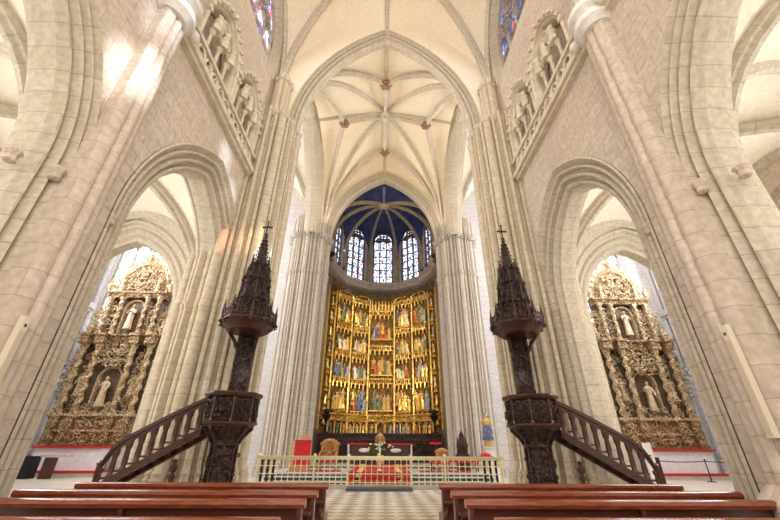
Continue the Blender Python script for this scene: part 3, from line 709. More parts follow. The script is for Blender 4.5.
for i,(a,b) in enumerate(zip(P,P[1:])):
    mf,w,fa=mapF(a,b)
    if i in (1,2,4,5):
        for z0,z1 in side_rows: scene_panel(mf,w,fa,z0,z1,6)
        # round-headed top moulding
        t=MB(); Pp=[mf(s_,-.12,z_) for s_,z_ in archpts(w/2-.1,.45,12.95,12.7,8,0)]; t.tube(Pp,.06,6); foliage(t,mf,-w/2+.2,w/2-.2,12.9,13.2,8,.12,0,.03); t.build('top_moulding','goldf',ret)
    elif i==3:
        for z0,z1 in ctr_rows: scene_panel(mf,w,fa,z0,z1,8,True)
        t=MB()
        for k in range(7):
            s=-w/2+.2+(w-.4)*k/6; p=mf(s,-.1,0); pinn(t,(p[0],p[1],12.2),.12,1.1)
        foliage(t,mf,-w/2+.15,w/2-.15,12.15,12.9,16,.18,0,.035); t.build('top_moulding','goldf',ret)
    else:
        # outer guard strips: two narrow bands of carving
        t=MB(); t.poly([mf(-w/2,.08,2.5),mf(w/2,.08,2.5),mf(w/2,.08,13.3),mf(-w/2,.08,13.3)]); foliage(t,mf,-w/2+.02,w/2-.05,2.6,13.2,70,.15,.05,.035,False); t.build('guard_strip','goldd',ret)
        for k in range(8):
            p=mf(0,-.02,3.0+1.28*k); q=MB(); q.lathe((p[0],p[1],p[2]-.12),[(.14,0),(.2,.08),(.2,.12)],8); q.build('bracket','goldf',ret); q=MB(); q.lathe((p[0],p[1],p[2]+.85),[(.2,0),(.18,.1),(.03,.3)],6); q.build('canopy','goldf',ret)
            putfig(ret,p,.72,fa)
# buttress strips between columns
for x,y in P:
    t=MB(); z=2.6
    t.box((x,y-.06,8.),(.13,.13,10.8)); 
    while z<13.:
        pinn(t,(x,y-.15,z),.1,.85); t.ball((x,y-.16,z-.02),.08,6,4); z+=1.05
    t.build('pinnacled_buttress','goldf',ret)
# frieze + predella + top cresting
for i,(a,b) in enumerate(zip(P,P[1:])):
    mf,w,fa=mapF(a,b)
    t=MB()
    for z0,z1,dd in ((3.62,3.74,-.16),(3.22,3.32,-.16),(3.32,3.62,-.04)):
        t.poly([mf(-w/2,dd,z0),mf(w/2,dd,z0),mf(w/2,dd,z1),mf(-w/2,dd,z1)]); t.poly([mf(-w/2,dd,z0),mf(w/2,dd,z0),mf(w/2,.12,z0),mf(-w/2,.12,z0)]); t.poly([mf(-w/2,dd,z1),mf(w/2,dd,z1),mf(w/2,.12,z1),mf(-w/2,.12,z1)])
    foliage(t,mf,-w/2,w/2,3.34,3.6,int(9*w),.1,-.05,.025,False); t.build('carved_frieze','gold',ret)
    if w>1.3:
        n=3
        pr=MB(); pr.poly([mf(-w/2,.08,2.3),mf(w/2,.08,2.3),mf(w/2,.08,3.25),mf(-w/2,.08,3.25)]); po=pr.build('predella_panel','goldd',ret)
        cn=MB()
        for k in range(n+1):
            p=mf(-w/2+w*k/n,-.1,0); pinn(cn,(p[0],p[1],2.3),.09,.95,False)
        for k in range(n):
            s=-w/2+w*(k+.5)/n
            if i==3 and k==1: continue
            Pp=[mf(s+q,-.1,z_) for q,z_ in archpts(w/n*.42,.2,3.02,2.8,4,0)]; cn.tube(Pp,.03,4)
            putfig(po,mf(s,-.04,2.32),.72,fa,wide=1.2)
        cn.build('canopy','goldf',po)
    # upper cresting: dark filigree against the ledge
    t=MB(); t.poly([mf(-w/2,.0,13.3),mf(w/2,.0,13.3),mf(w/2,.0,13.45),mf(-w/2,.0,13.45)])
    foliage(t,mf,-w/2,w/2,13.25,13.95,int(13*w),.17,-.05,.04,False); t.build('filigree_cresting','goldd',ret)
# tabernacle niche at the foot
t=MB(); mf,w,fa=mapF(P[3],P[4]); t.tube([mf(s_,-.28,z_) for s_,z_ in archpts(.3,.25,2.95,2.35,5,0)],.05,5)
t.build('tabernacle','goldf',ret)
# dark wooden base of the retable
bs=thing('retable_base','long dark carved walnut dado running under the gilded main altarpiece','wooden base',(0,0,0))
t=MB(); t.bx(-4.2,4.2,26.9,27.25,.6,2.25); t.build('body','wood',bs)
t=MB(); t.bx(-4.28,4.28,26.82,27.3,2.25,2.34); t.bx(-4.25,4.25,26.86,27.25,1.9,1.96); t.build('cornice','woodp',bs)
for sg in (-1,1):
    for k in range(5):
        t=MB(); x=sg*(.72+k*.77); t.bx(x-.36,x+.36,26.86,26.9,.8,1.8); foliage(t,lambda s,d,z:(x+s,26.87+d,z),-.3,.3,.9,1.7,7,.13,0,.025); t.build('carved_panel','wood',bs)
# side candelabra lecterns on the base
for sg in (-1,1):
    o=thing('eagle_bracket','dark bronze bracket stand on the %s end of the walnut dado'%SIDE[sg],'stand',(sg*3.75,27.05,2.34))
    t=MB(); t.lathe((0,0,0),[(.2,0),(.2,.05),(.06,.1),(.05,.6),(.09,.65),(.06,.7),(.3,1.05),(.34,1.1),(.3,1.15)],10); t.build('stem','iron',o)
    t=MB(); t.ball((0,0,1.35),.2,8,6,sc=(1,.7,1)); t.tube([(-.4,0,1.45),(-.15,0,1.3),(.15,0,1.3),(.4,0,1.45)],.06,6); t.build('ornament','iron',o)
# candles on the dado
cproto=thing('candlestick','','candlestick')
t=MB(); t.lathe((0,0,0),[(.07,0),(.07,.02),(.02,.06),(.035,.1),(.02,.15),(.05,.2)],8); t.build('holder','brass',cproto)
t=MB(); t.lathe((0,0,.2),[(.022,0),(.022,.18),(.0,.2)],6); t.build('candle','cloth',cproto)
cproto['category']='candlestick'; first=True
lab={-1.95:'outermost brass candlestick left of the carved throne on the walnut dado',-1.55:'brass candlestick nearest the carved throne on its left, on the dado',1.55:'brass candlestick nearest the carved throne on its right, on the dado',1.95:'outermost brass candlestick right of the carved throne on the walnut dado'}
for x,l in lab.items():
    c=cproto if first else dup(cproto); first=False; c.location=(x,27.02,2.34); c['label']=l; c['group']='candlesticks on the dado'

# ------------------------------------------------------------------ presbytery
for k,(y,z) in enumerate(((18.4,.15),(18.85,.30),(19.3,.45),(23.0,.60))):
    t=MB(); t.bx(-5.2,5.2,y,26.9 if k==3 else 31.,z-.15,z-.035); o=t.build('trim_%d'%(k+2),'greenm',kind='structure')
    t=MB(); t.bx(-5.2,5.2,y-.03,26.9 if k==3 else 31.,z-.035,z); t.build('step_tread','whitem' if k<3 else 'step',o)
cp=thing('altar_carpet','red carpet with golden bands laid up the altar steps','carpet',(0,0,0))
def carpet(mb,x0,x1,dz=.012):
    pts=[(17.7,0),(18.36,0),(18.36,.15),(18.81,.15),(18.81,.30),(19.26,.30),(19.26,.45),(22.96,.45),(22.96,.60),(24.,.60)]
    for (ya,za),(yb,zb) in zip(pts,pts[1:]):
        mb.bx(x0,x1,ya-.012,yb,za-.002,zb+dz) if zb>za else mb.bx(x0,x1,ya-.012,yb,za,za+dz)
t=MB(); carpet(t,-1.45,1.45); t.build('pile','redc',cp)
for x in (-.95,.95):
    t=MB(); carpet(t,x-.13,x+.13,.018); t.build('woven_band','yel',cp)
for sg in (-1,1):
    o=MB(); o.bx(sg*1.9,sg*4.4,19.5,20.6,.45,.475); r=tag(o.build('floor_rug','redc'),'red rug under the chairs on the %s side of the presbytery'%SIDE[sg],'rug')
al=thing('high_altar','dark altar table with red top and two pale oval medallions in front of the retable','altar',(0,24.6,.6))
t=MB(); t.bx(-1.95,1.95,-.45,.45,1.02,1.1); t.build('table_top','redp',al)
t=MB(); t.bx(-1.75,1.75,-.33,.33,0,1.02); t.build('body','woodp',al)
for x in (-1.9,1.9):
    for y in (-.38,.38):
        t=MB(); t.lathe((x,y,0),[(.07,0),(.07,.06),(.045,.1),(.045,.9),(.07,.96),(.07,1.02)],10); t.build('leg','whitem',al)
for x in (-.95,.95):
    t=MB(); t.ball((x,-.34,.72),.33,16,8,sc=(1,.12,.36)); t.build('medallion','whitem',al)
th=thing('carved_throne','tall carved brown chair with a rounded crest behind the altar','chair',(0,25.7,.6))
t=MB(); t.bx(-.33,.33,-.3,.3,.4,.5); t.build('seat','chairw',th)
t=MB(); t.bx(-.33,.33,.24,.32,.5,1.35); t.lathe((0,.28,1.35),[(.33,0),(.31,.12),(.2,.26),(.08,.34),(0,.36)],14,1,.15); foliage(t,lambda s,d,z:(s,.24+d,z),-.28,.28,.6,1.5,8,.12,0,.025); t.build('backrest','chairw',th)
for x in (-.3,.3):
    for y in (-.27,.27): t=MB(); t.lathe((x,y,0),[(.05,0),(.03,.1),(.05,.2),(.03,.3),(.05,.4)],8); t.build('leg','chairw',th)
    t=MB(); t.bx(x-.04,x+.04,-.28,.28,.72,.78); t.bx(x-.03,x+.03,-.26,-.2,.5,.72); t.build('armrest','chairw',th)
cr=thing('altar_cross','small brass crucifix standing on the middle of the altar','cross',(0.,24.45,1.7))
t=MB(); t.lathe((0,0,0),[(.12,0),(.1,.04),(.03,.08),(.03,.2)],8); t.build('foot','brass',cr)
t=MB(); t.bx(-.015,.015,-.01,.01,.2,.62); t.bx(-.11,.11,-.01,.01,.46,.49); t.build('cross','brass',cr)
# bouquet
fv=thing('flower_arrangement','spreading bouquet of green leaves and cream flowers in front of the altar','flowers',(0,23.5,.615))
fv.scale=(1.5,1.2,1.25)
t=MB(); t.lathe((0,0,0),[(.1,0),(.14,.1),(.16,.3),(.10,.42),(.13,.46)],12); t.build('vase','brass',fv)
t=MB()
for k in range(110):
    a=R.uniform(0,6.28); r=R.uniform(.05,.72)*(1 if R.random()<.6 else .6); z=.45+R.uniform(0,.5)-r*.25; c=Vector((r*cos(a),r*.5*sin(a),z)); d=Vector((cos(a),sin(a)*.5,.6)).normalized()*.12; w_=Vector((-sin(a),cos(a),0))*.035
    t.poly([c-d,c+w_,c+d,c-w_]); 
    if k%4==0: t.tube([(0,0,.42),(c.x*.5,c.y*.5,z*.8+.12),tuple(c)],.006,3)
t.build('leaves','leaf',fv)
t=MB()
for k in range(26):
    a=R.uniform(0,6.28); r=R.uniform(0,.5); t.ball((r*cos(a),r*.5*sin(a),.6+R.uniform(0,.35)-r*.2),.045,6,4)
t.build('blossoms','fl',fv)
pc=thing('paschal_candle','slender white candle on a short brass stand in the middle of the sanctuary steps','candle',(0.,20.6,.463))
t=MB(); t.lathe((0,0,0),[(.16,0),(.14,.03),(.03,.08),(.05,.3),(.03,.4),(.07,.5)],10); t.build('stand','brass',pc)
t=MB(); t.lathe((0,0,.5),[(.035,0),(.035,.45),(0,.47)],8); t.build('candle','cloth',pc)
# left: red-draped ambo with oak board, ornate armchair, tall carved stool back
am=thing('draped_ambo','oak reading desk hung with a bright red square cloth, left of the armchair','lectern',(-3.85,19.9,.45))
t=MB(); t.bx(-.52,.46,-.2,.2,0,1.3); t.build('body','oak',am)
t=MB(); t.bx(-.3,.48,-.235,-.2,.2,1.32); t.bx(-.3,.48,-.235,.1,1.3,1.33); t.build('cloth','redp',am)
t=MB(); t.bx(-.15,.35,.1,.2,1.33,1.55); t.build('book_rest','oak',am)
def armchair(loc,label,mat='chairw',s=1.):
    o=thing('carved_armchair',label,'chair',loc)
    t=MB(); t.bx(-.42,.42,-.35,.35,.38,.48); t.build('seat','redp',o)
    t=MB(); t.bx(-.44,.44,.3,.38,.45,1.05); t.lathe((0,.34,1.05),[(.46,0),(.48,.06),(.4,.2),(.2,.32),(.0,.36)],16,1,.12); foliage(t,lambda s,d,z:(s,.3+d,z),-.4,.4,.55,1.3,9,.13,0,.03)
    for q in (-1,1): t.ball((q*.43,.34,1.15),.08,8,6)
    t.build('backrest',mat,o)
    for x in (-.4,.4):
        for y in (-.32,.32): t=MB(); t.lathe((x,y,0),[(.05,0),(.06,.06),(.03,.12),(.05,.25),(.05,.4)],8); t.build('leg',mat,o)
        t=MB(); t.tube([(x,.3,.8),(x,0,.78),(x,-.3,.72),(x,-.36,.62)],.045,6); t.bx(x-.03,x+.03,-.33,-.27,.45,.72); t.build('armrest',mat,o)
    return o
armchair((-2.55,20.2,.475),'large gilded oak armchair with rounded crest right of the red-draped desk')
a2=armchair((3.2,20.6,.475),'small carved armchair right of the altar beside the red-topped stool')
a2.scale=(.72,.72,.72)
stp=None
# right: stools, red-topped table, dark figure bust
o=thing('red_topped_stand','slender wooden stand with a red cushion top right of the altar','stand',(3.0,21.6,.45))
t=MB(); t.bx(-.3,.3,-.2,.2,1.2,1.3); t.build('cushion','redp',o); t=MB(); t.lathe((0,0,0),[(.22,0),(.2,.05),(.05,.12),(.06,.6),(.04,1.1),(.12,1.2)],10); t.build('stem','woodp',o)
o=thing('carved_reliquary','dark carved wooden reliquary with a pointed top right of the altar','reliquary',(4.35,21.2,.45))
t=MB(); t.bx(-.32,.32,-.2,.2,0,.75); t.build('pedestal','woodp',o)
t=MB(); t.bx(-.26,.26,-.16,.16,.75,1.25); pinn(t,(0,0,1.25),.24,.6); 
for q in (-.2,.2): pinn(t,(q,0,1.25),.08,.3)
foliage(t,lambda s,d,z:(s,-.16+d,z),-.24,.24,.8,1.2,6,.1,0,.02); t.build('shrine','wood',o)
# bench seats covered in red along the right and left
def pew(loc,w,label):
    o=thing('red_cushioned_bench',label,'bench',loc,group=None)
    t=MB(); t.bx(-w/2,w/2,-.22,.22,.38,.48); t.build('cushion','redp',o)
    for x in (-w/2+.08,w/2-.08): t=MB(); t.bx(x-.04,x+.04,-.18,.18,0,.38); t.build('leg','woodp',o)
pew((3.6,19.85,.475),2.4,'low bench with a long red cushion on the right side of the presbytery')
pew((-4.05,20.7,.475),1.0,'short low red-cushioned bench behind the red-draped desk')
# painted statue on marble plinth
sx=5.8; sy=21.2
o=thing('painted_statue','painted standing saint statue in blue cloak and gold robe against the right chancel pier','statue',(sx,sy,.45))
t=MB(); t.lathe((0,0,0),[(.42,-.45),(.42,.12),(.3,.16),(.27,.95),(.36,1.02),(.38,1.1)],8,rot=PI/8); t.build('plinth','whitem',o)
t=MB(); figure(t,(0,0,1.1),1.62,arms=1,wide=.95); t.build('gold_robe','r_ochre',o)
t=MB(); t.lathe((0,0,1.15),[(.26,.25),(.28,.3),(.26,.6),(.22,.9),(.17,1.0)],12,1,.8,fn=lambda a,z:(1+.1*sin(4*a+6*z))*(1.05),close=False); t.build('blue_cloak','r_blue',o)
t=MB(); headm(t,(0,0,1.1),1.62); t.build('head','skin',o)
t=MB(); t.ball((0,.03,1.1+1.62*.96),.1,8,6,sc=(1,1,1)); t.tube([(.1,-.02,2.62),(.13,.04,2.5)],.03,5); t.build('hair','woodp',o)
o=thing('potted_red_flowers','pot of bright red flowers at the foot of the blue-cloaked statue','flowers',(5.35,20.3,.45))
t=MB(); t.lathe((0,0,0),[(.12,0),(.17,.5),(.2,.52),(.2,.56)],12); t.build('pot','brass',o)
t=MB()
for k in range(40): a=R.uniform(0,6.28); r=R.uniform(0,.3); t.ball((r*cos(a),r*sin(a),.62+R.uniform(0,.22)-r*.3),.05,6,4)
t.build('blossoms','redf',o)
t=MB()
for k in range(30): a=R.uniform(0,6.28); r=R.uniform(.1,.34); c=Vector((r*cos(a),r*sin(a),.55+R.uniform(0,.1))); t.poly([c,c+Vector((.06,.02,.05)),c+Vector((.1*cos(a),.1*sin(a),.02)),c+Vector((-.02,.05,.0))])
t.build('leaves','leaf',o)

# ------------------------------------------------------------------ communion rail
rl=thing('altar_rail','pale brass communion rail with knobbed balusters across the front of the sanctuary','railing',(0,17.,0))
t=MB(); t.bx(-5.15,5.25,-.2,.2,0,.14); t.build('kerb','step',rl)
t=MB(); t.bx(-5.1,5.2,-.07,.07,1.02,1.09); t.bx(-5.1,5.2,-.12,.12,1.09,1.16); t.build('top_rail','brass',rl)
t=MB()
for z in (.22,.52,.80): t.bx(-5.1,5.2,-.018,.018,z-.018,z+.018)
t.build('cross_bar','brass',rl)
bal=None; xs=[-4.95+.243*k for k in range(42)]; posts=(-5.0,-2.7,-1.3,1.3,2.7,5.1)
for x in xs:
    if min(abs(x-p) for p in posts)<.09: continue
    if bal is None:
        t=MB(); t.lathe((0,0,.14),[(.035,0),(.035,.03),(.02,.05),(.018,.08),(.04,.12),(.018,.16),(.018,.32),(.045,.38),(.018,.44),(.018,.60),(.045,.66),(.018,.72),(.018,.84),(.035,.88),(.035,.92)],8); bal=o=t.build('baluster','brass',rl)
    else: o=bal.copy(); COL.objects.link(o)
    o.location=(x,0,0)
for x in posts:
    t=MB(); t.lathe((x,0,.14),[(.08,0),(.08,.05),(.05,.08),(.05,.8),(.08,.88),(.08,1.0),(.05,1.02),(.07,1.08),(0,1.13)],10); t.build('post','brass',rl)
o=MB(); o.bx(-1.28,1.28,16.05,16.75,0,.10); tag(o.build('entrance_step','cap'),'dark slab step on the tiled floor before the rail gate','step')
for sg in (-1,1):
    for k,x in enumerate((5.05,4.8,4.55)):
        o=MB(); xx=sg*x; o.lathe((xx,17.75,0),[(.12,0),(.12,.06),(.05,.12),(.06,.3),(.05,.9),(.09,1.0),(.09,1.04)],8)
        tag(o.build('iron_post','iron'),'%s black iron post behind the %s end of the brass rail'%(('outermost','middle','innermost')[k],SIDE[sg]),'post','black posts behind the rail')

# ------------------------------------------------------------------ pulpits
def oct_(r,n=8): return [(r*cos(2*PI*k/n+PI/n),r*sin(2*PI*k/n+PI/n)) for k in range(n)]
def pulpit(sg):
    o=thing('carved_pulpit','dark carved walnut pulpit with spired canopy and stair on the %s of the nave'%SIDE[sg],'pulpit',(-3.68 if sg<0 else 3.8,9.6,0))
    E8=PI/8
    t=MB(); t.lathe((0,0,0),[(.62,0),(.62,.12),(.55,.18),(.46,.3),(.36,.38),(.32,.5),(.31,1.45),(.38,1.52),(.36,1.6)],8,rot=E8)
    for k in range(8):
        a=k*PI/4; r=.30; mp=lambda s,d,z,a=a,r=r:((r-d)*cos(a)-s*sin(a),(r-d)*sin(a)+s*cos(a),z)
        foliage(t,mp,-.1,.1,.55,1.3,5,.08,0,.018); t.tube([(.34*cos(a+E8),.34*sin(a+E8),.42),(.34*cos(a+E8),.34*sin(a+E8),1.5)],.03,6)
    t.build('base_column','wood',o)
    t=MB(); t.lathe((0,0,1.55),[(.33,0),(.35,.06),(.40,.12),(.52,.24),(.60,.32),(.68,.36),(.70,.44),(.66,.48)],8,rot=E8)
    for k in range(8): a=k*PI/4+E8; t.tube([(.35*cos(a),.35*sin(a),1.55),(.44*cos(a),.44*sin(a),1.7),(.66*cos(a),.66*sin(a),1.9)],.035,6,r1=.05)
    t.build('corbel','wood',o)
    t=MB(); t.lathe((0,0,2.0),[(.64,0),(.66,.02),(.66,.55),(.64,.55)],8,rot=E8)
    t.build('tub','wood',o)
    ap=.66*cos(E8)
    for k in range(8):
        a=k*PI/4
        if (sg<0 and k in (4,)) or (sg>0 and k in (0,)): continue
        p=MB(); mp=lambda s,d,z,a=a:((ap-d)*cos(a)-s*sin(a),(ap-d)*sin(a)+s*cos(a),z)
        for s0,s1,z0,z1 in ((-.21,.21,2.05,2.08),(-.21,.21,2.48,2.51),(-.21,-.18,2.05,2.51),(.18,.21,2.05,2.51)):
            i=len(p.v); p.box((0,0,0),(1,1,1)); 
            for q in range(i,i+8):
                v=p.v[q]; p.v[q]=mp((s0+s1)/2+v[0]*(s1-s0),-.015+v[1]*.03,(z0+z1)/2+v[2]*(z1-z0))
        foliage(p,mp,-.16,.16,2.12,2.44,9,.1,0,.018); p.build('carved_panel','wood',o)
        p=MB(); aa=a+E8; c=(.69*cos(aa),.69*sin(aa)); p.lathe((*c,2.0),[(.05,0),(.05,.05),(.03,.08),(.045,.25),(.03,.4),(.05,.46),(.05,.54)],8); p.build('corner_colonnette','woodp',o)
    t=MB(); t.lathe((0,0,2.53),[(.64,0),(.72,.02),(.78,.06),(.80,.10),(.78,.14),(.66,.15),(.62,.12)],8,rot=E8,close=False); t.lathe((0,0,1.93),[(.66,0),(.76,.03),(.76,.08),(.68,.12)],8,rot=E8); t.build('rim_moulding','woodp',o)
    # backboard panel rising to the canopy
    bx_=sg*.12; t=MB(); t.box((bx_,.52,3.45),(.56,.10,1.9)); t.box((bx_-.27,.47,3.45),(.06,.08,1.9)); t.box((bx_+.27,.47,3.45),(.06,.08,1.9))
    foliage(t,lambda s,d,z:(bx_+s,.47+d,z),-.2,.2,3.45,4.3,16,.11,0,.022); foliage(t,lambda s,d,z:(bx_+s,.47+d,z),-.2,.2,2.75,3.0,6,.1,0,.02)
    for q in (-1,1): t.tube([(bx_+q*.28,.45,3.9),(bx_+q*.36,.3,4.1),(bx_+q*.5,.1,4.3),(bx_+q*.6,0,4.4)],.06,6,r1=.04)
    t.build('backboard','wood',o)
    # canopy
    t=MB(); t.lathe((0,0,4.25),[(.2,0),(.55,.02),(.62,.0),(.74,.10),(.80,.2),(.84,.24),(.84,.30),(.78,.34),(.6,.36)],8,rot=E8)
    t.build('canopy','woodp',o)
    t=MB()
    for k in range(8):
        a=k*PI/4; mp=lambda s,d,z,a=a:((.76-d)*cos(a)-s*sin(a),(.76-d)*sin(a)+s*cos(a),z)
        for j in range(4):
            s=-.21+.14*j; t.tube([mp(s+q,0,z_) for q,z_ in archpts(.06,.08,4.68,4.58,4,0)],.016,4)
            t.ball(mp(s,0,4.78),.026,5,4)
        t.tube([mp(-.32,.0,4.62),mp(.32,0,4.62)],.022,5); foliage(t,mp,-.25,.25,4.42,4.5,6,.05,-.0,.016)
    t.build('pierced_cresting','wood',o)
    for k in range(8):
        a=k*PI/4+E8; t=MB(); pinn(t,(.80*cos(a),.80*sin(a),4.5),.075,.62); t.ball((.80*cos(a),.80*sin(a),4.47),.05,6,5); t.build('corner_pinnacle','wood',o)
    # tiered spire
    tiers=[(4.58,5.25,.56,.50),(5.2,5.9,.43,.36),(5.85,6.35,.30,.25)]
    for i,(z0,z1,r0,r1) in enumerate(tiers):
        t=MB(); t.lathe((0,0,z0),[(r0*.78,0),(r0*.76,(z1-z0)*.8),(r0*.9,(z1-z0)*.86),(r0*.9,(z1-z0)*.95),(r0*.6,(z1-z0))],8,rot=E8)
        for k in range(8):
            a=k*PI/4; ca_=a+E8
            mp=lambda s,d,z,a=a,r0=r0:((r0*.76-d)*cos(a)-s*sin(a),(r0*.76-d)*sin(a)+s*cos(a),z)
            w_=r0*.26; t.tube([mp(q,-.03,z_) for q,z_ in archpts(w_,w_*1.4,z0+(z1-z0)*.5,z0+.02,5,0)],.02,5)
            foliage(t,mp,-w_,w_,z0+(z1-z0)*.6,z1-.05,3,.06,-.03,.016)
            # gable
            t.tube([mp(-w_,-.06,z1-.12),mp(0,-.06,z1+.16),mp(w_,-.06,z1-.12)],.022,4); t.ball(mp(0,-.06,z1+.2),.032,5,4)
            pinn(t,(r0*cos(ca_),r0*sin(ca_),z0),.065-.01*i,(z1-z0)*1.15)
            P_=[(r0*cos(ca_),r0*sin(ca_),z0+(z1-z0)*.35),(r0*.82*cos(ca_),r0*.82*sin(ca_),z0+(z1-z0)*.55)]; t.tube(P_,.025,4)
        t.build('spire_tier','wood',o)
        if i==0:
            for k in range(8):
                a=k*PI/4; f=MB(); figure(f,((.46*cos(a)),.46*sin(a),4.62),.42,face=a,arms=k%4); headm(f,(.46*cos(a),.46*sin(a),4.62),.42,face=a); f.build('niche_figure','wood',o)
    t=MB(); t.lathe((0,0,6.3),[(.2,0),(.17,.1),(.05,.95),(.08,.98),(.04,1.02),(.07,1.08),(.03,1.14)],8,rot=E8)
    for j in range(7):
        rr=.21-.022*j; z=6.36+.13*j
        for k in range(8): a=k*PI/4+E8; t.ball((rr*1.12*cos(a),rr*1.12*sin(a),z),.036,5,4); 
    t.build('spire','wood',o)
    t=MB(); t.bx(-.02,.02,-.02,.02,7.4,7.86); t.bx(-.13,.13,-.02,.02,7.63,7.68); 
    for p in ((0,7.88),(-.15,7.655),(.15,7.655)): t.ball((p[0],0,p[1]),.04,6,5)
    t.build('finial_cross','wood',o)
    # ---- stair (local x outward = sg)
    def hr(x): # handrail height at outward distance
        pts=[(.30,2.66),(1.28,2.20),(2.25,1.68),(2.5,1.45),(2.66,1.12),(2.70,.80)]
        for (a_,b_),(c_,d_) in zip(pts,pts[1:]):
            if x<=c_: return b_+(d_-b_)*(x-a_)/(c_-a_)
        return .8
    def sb(x): return max(.70,2.0-(x-.3)*.545)
    n_body=len(o.children)
    body=list(o.children)
    for yy,nm in ((-.33,0),(.27,1)):
        t=MB(); n=44; rows=[]
        for zz in (0,1):
            for dd in (0,.05):
                pass
        # solid lower stringer and upper rail, sheared panels
        xs_=[.5+(2.68-.5)*k/20 for k in range(21)]
        def band(fz0,fz1,y0,y1,mb):
            r_=[[],[],[],[]]
            for x in xs_:
                for q,(yq,zf) in enumerate(((y0,fz0),(y0,fz1),(y1,fz1),(y1,fz0))): r_[q].append((sg*x,yq,zf(x)))
            mb.grid(r_,cv=True); 
            for e in (0,-1): mb.poly([r_[q][e] for q in range(4)])
        band(lambda x:sb(x)-.12,lambda x:sb(x)+.0,yy,yy+.07,t); band(lambda x:sb(x)-.16,lambda x:sb(x)-.11,yy-.03,yy+.10,t); t.build('stringer','woodp',o)
        if nm: continue
        t=MB(); band(lambda x:hr(x)-.09,lambda x:hr(x),yy-.02,yy+.09,t); band(lambda x:max(sb(x),hr(x)-.17),lambda x:max(sb(x)+.02,hr(x)-.09),yy+.01,yy+.06,t); t.build('handrail','woodp',o)
        K=8
        for k in range(K+1):
            x=.62+ (2.62-.62)*k/K; z0=sb(x)-.01; z1=hr(x)-.15
            if z1-z0<.1: continue
            b=MB(); h=z1-z0; b.lathe((sg*x,yy+.035,z0),[(.085,0),(.085,.05),(.06,.08),(.075,h*.35),(.06,h*.7),(.085,h*.8),(.09,h)],8,1,.5); 
            if k<K:
                x2=.62+2.0*(k+1)/K; a_=(x2-x)/2; xm=x+a_; zt=hr(xm)-.15
                sl=(hr(x2)-hr(x))/(x2-x)
                Pp=[(sg*(xm+a_*cos(PI*j/8)),yy+.035,zt-.12+.13*sin(PI*j/8)+sl*a_*cos(PI*j/8)) for j in range(9)]; b.tube(Pp,.028,5)
            b.build('baluster','woodp',o)
    for k in range(8):
        x=.55+.26*k; z=1.87-.142*k; t=MB(); t.bx(sg*x,sg*(x+.28),-.30,.30,z-.04,z); t.bx(sg*x,sg*(x+.02),-.30,.30,z-.12,z-.04); t.build('tread','woodp',o)
    t=MB(); t.bx(sg*2.5,sg*3.1,-.36,.36,0,.66); t.build('landing','woodp',o)
    for k in range(3): t=MB(); t.bx(sg*(3.1+.26*k),sg*(3.36+.26*k),-.3,.3,0,.5-.165*k); t.build('tread','woodp',o)
    t=MB(); t.lathe((sg*2.66,-.31,.6),[(.07,0),(.07,.1),(.04,.14),(.05,.4),(.05,.5),(.07,.55),(0,.62)],8); t.build('newel_post','woodp',o)
    for c in body:
        for v in c.data.vertices: v.co.x*=.86; v.co.y*=.86
    for c in o.children:
        if c not in body:
            for v in c.data.vertices: v.co.x=sg*.2+(v.co.x-sg*.2)*.96
    return o
for sg in (-1,1):
    pulpit(sg)
    o=thing('turned_wooden_post','short dark turned wooden post under the %s pulpit stair'%SIDE[sg],'post',(sg*4.72,9.55,0))
    t=MB(); t.lathe((0,0,0),[(.12,0),(.12,.05),(.05,.1),(.05,.3),(.08,.5),(.04,.7),(.05,.8),(.07,.9),(.04,.95),(.07,1.0),(.085,1.06),(.05,1.12),(.04,1.15),(.06,1.19),(.0,1.24)],12); t.build('shaft','woodp',o)

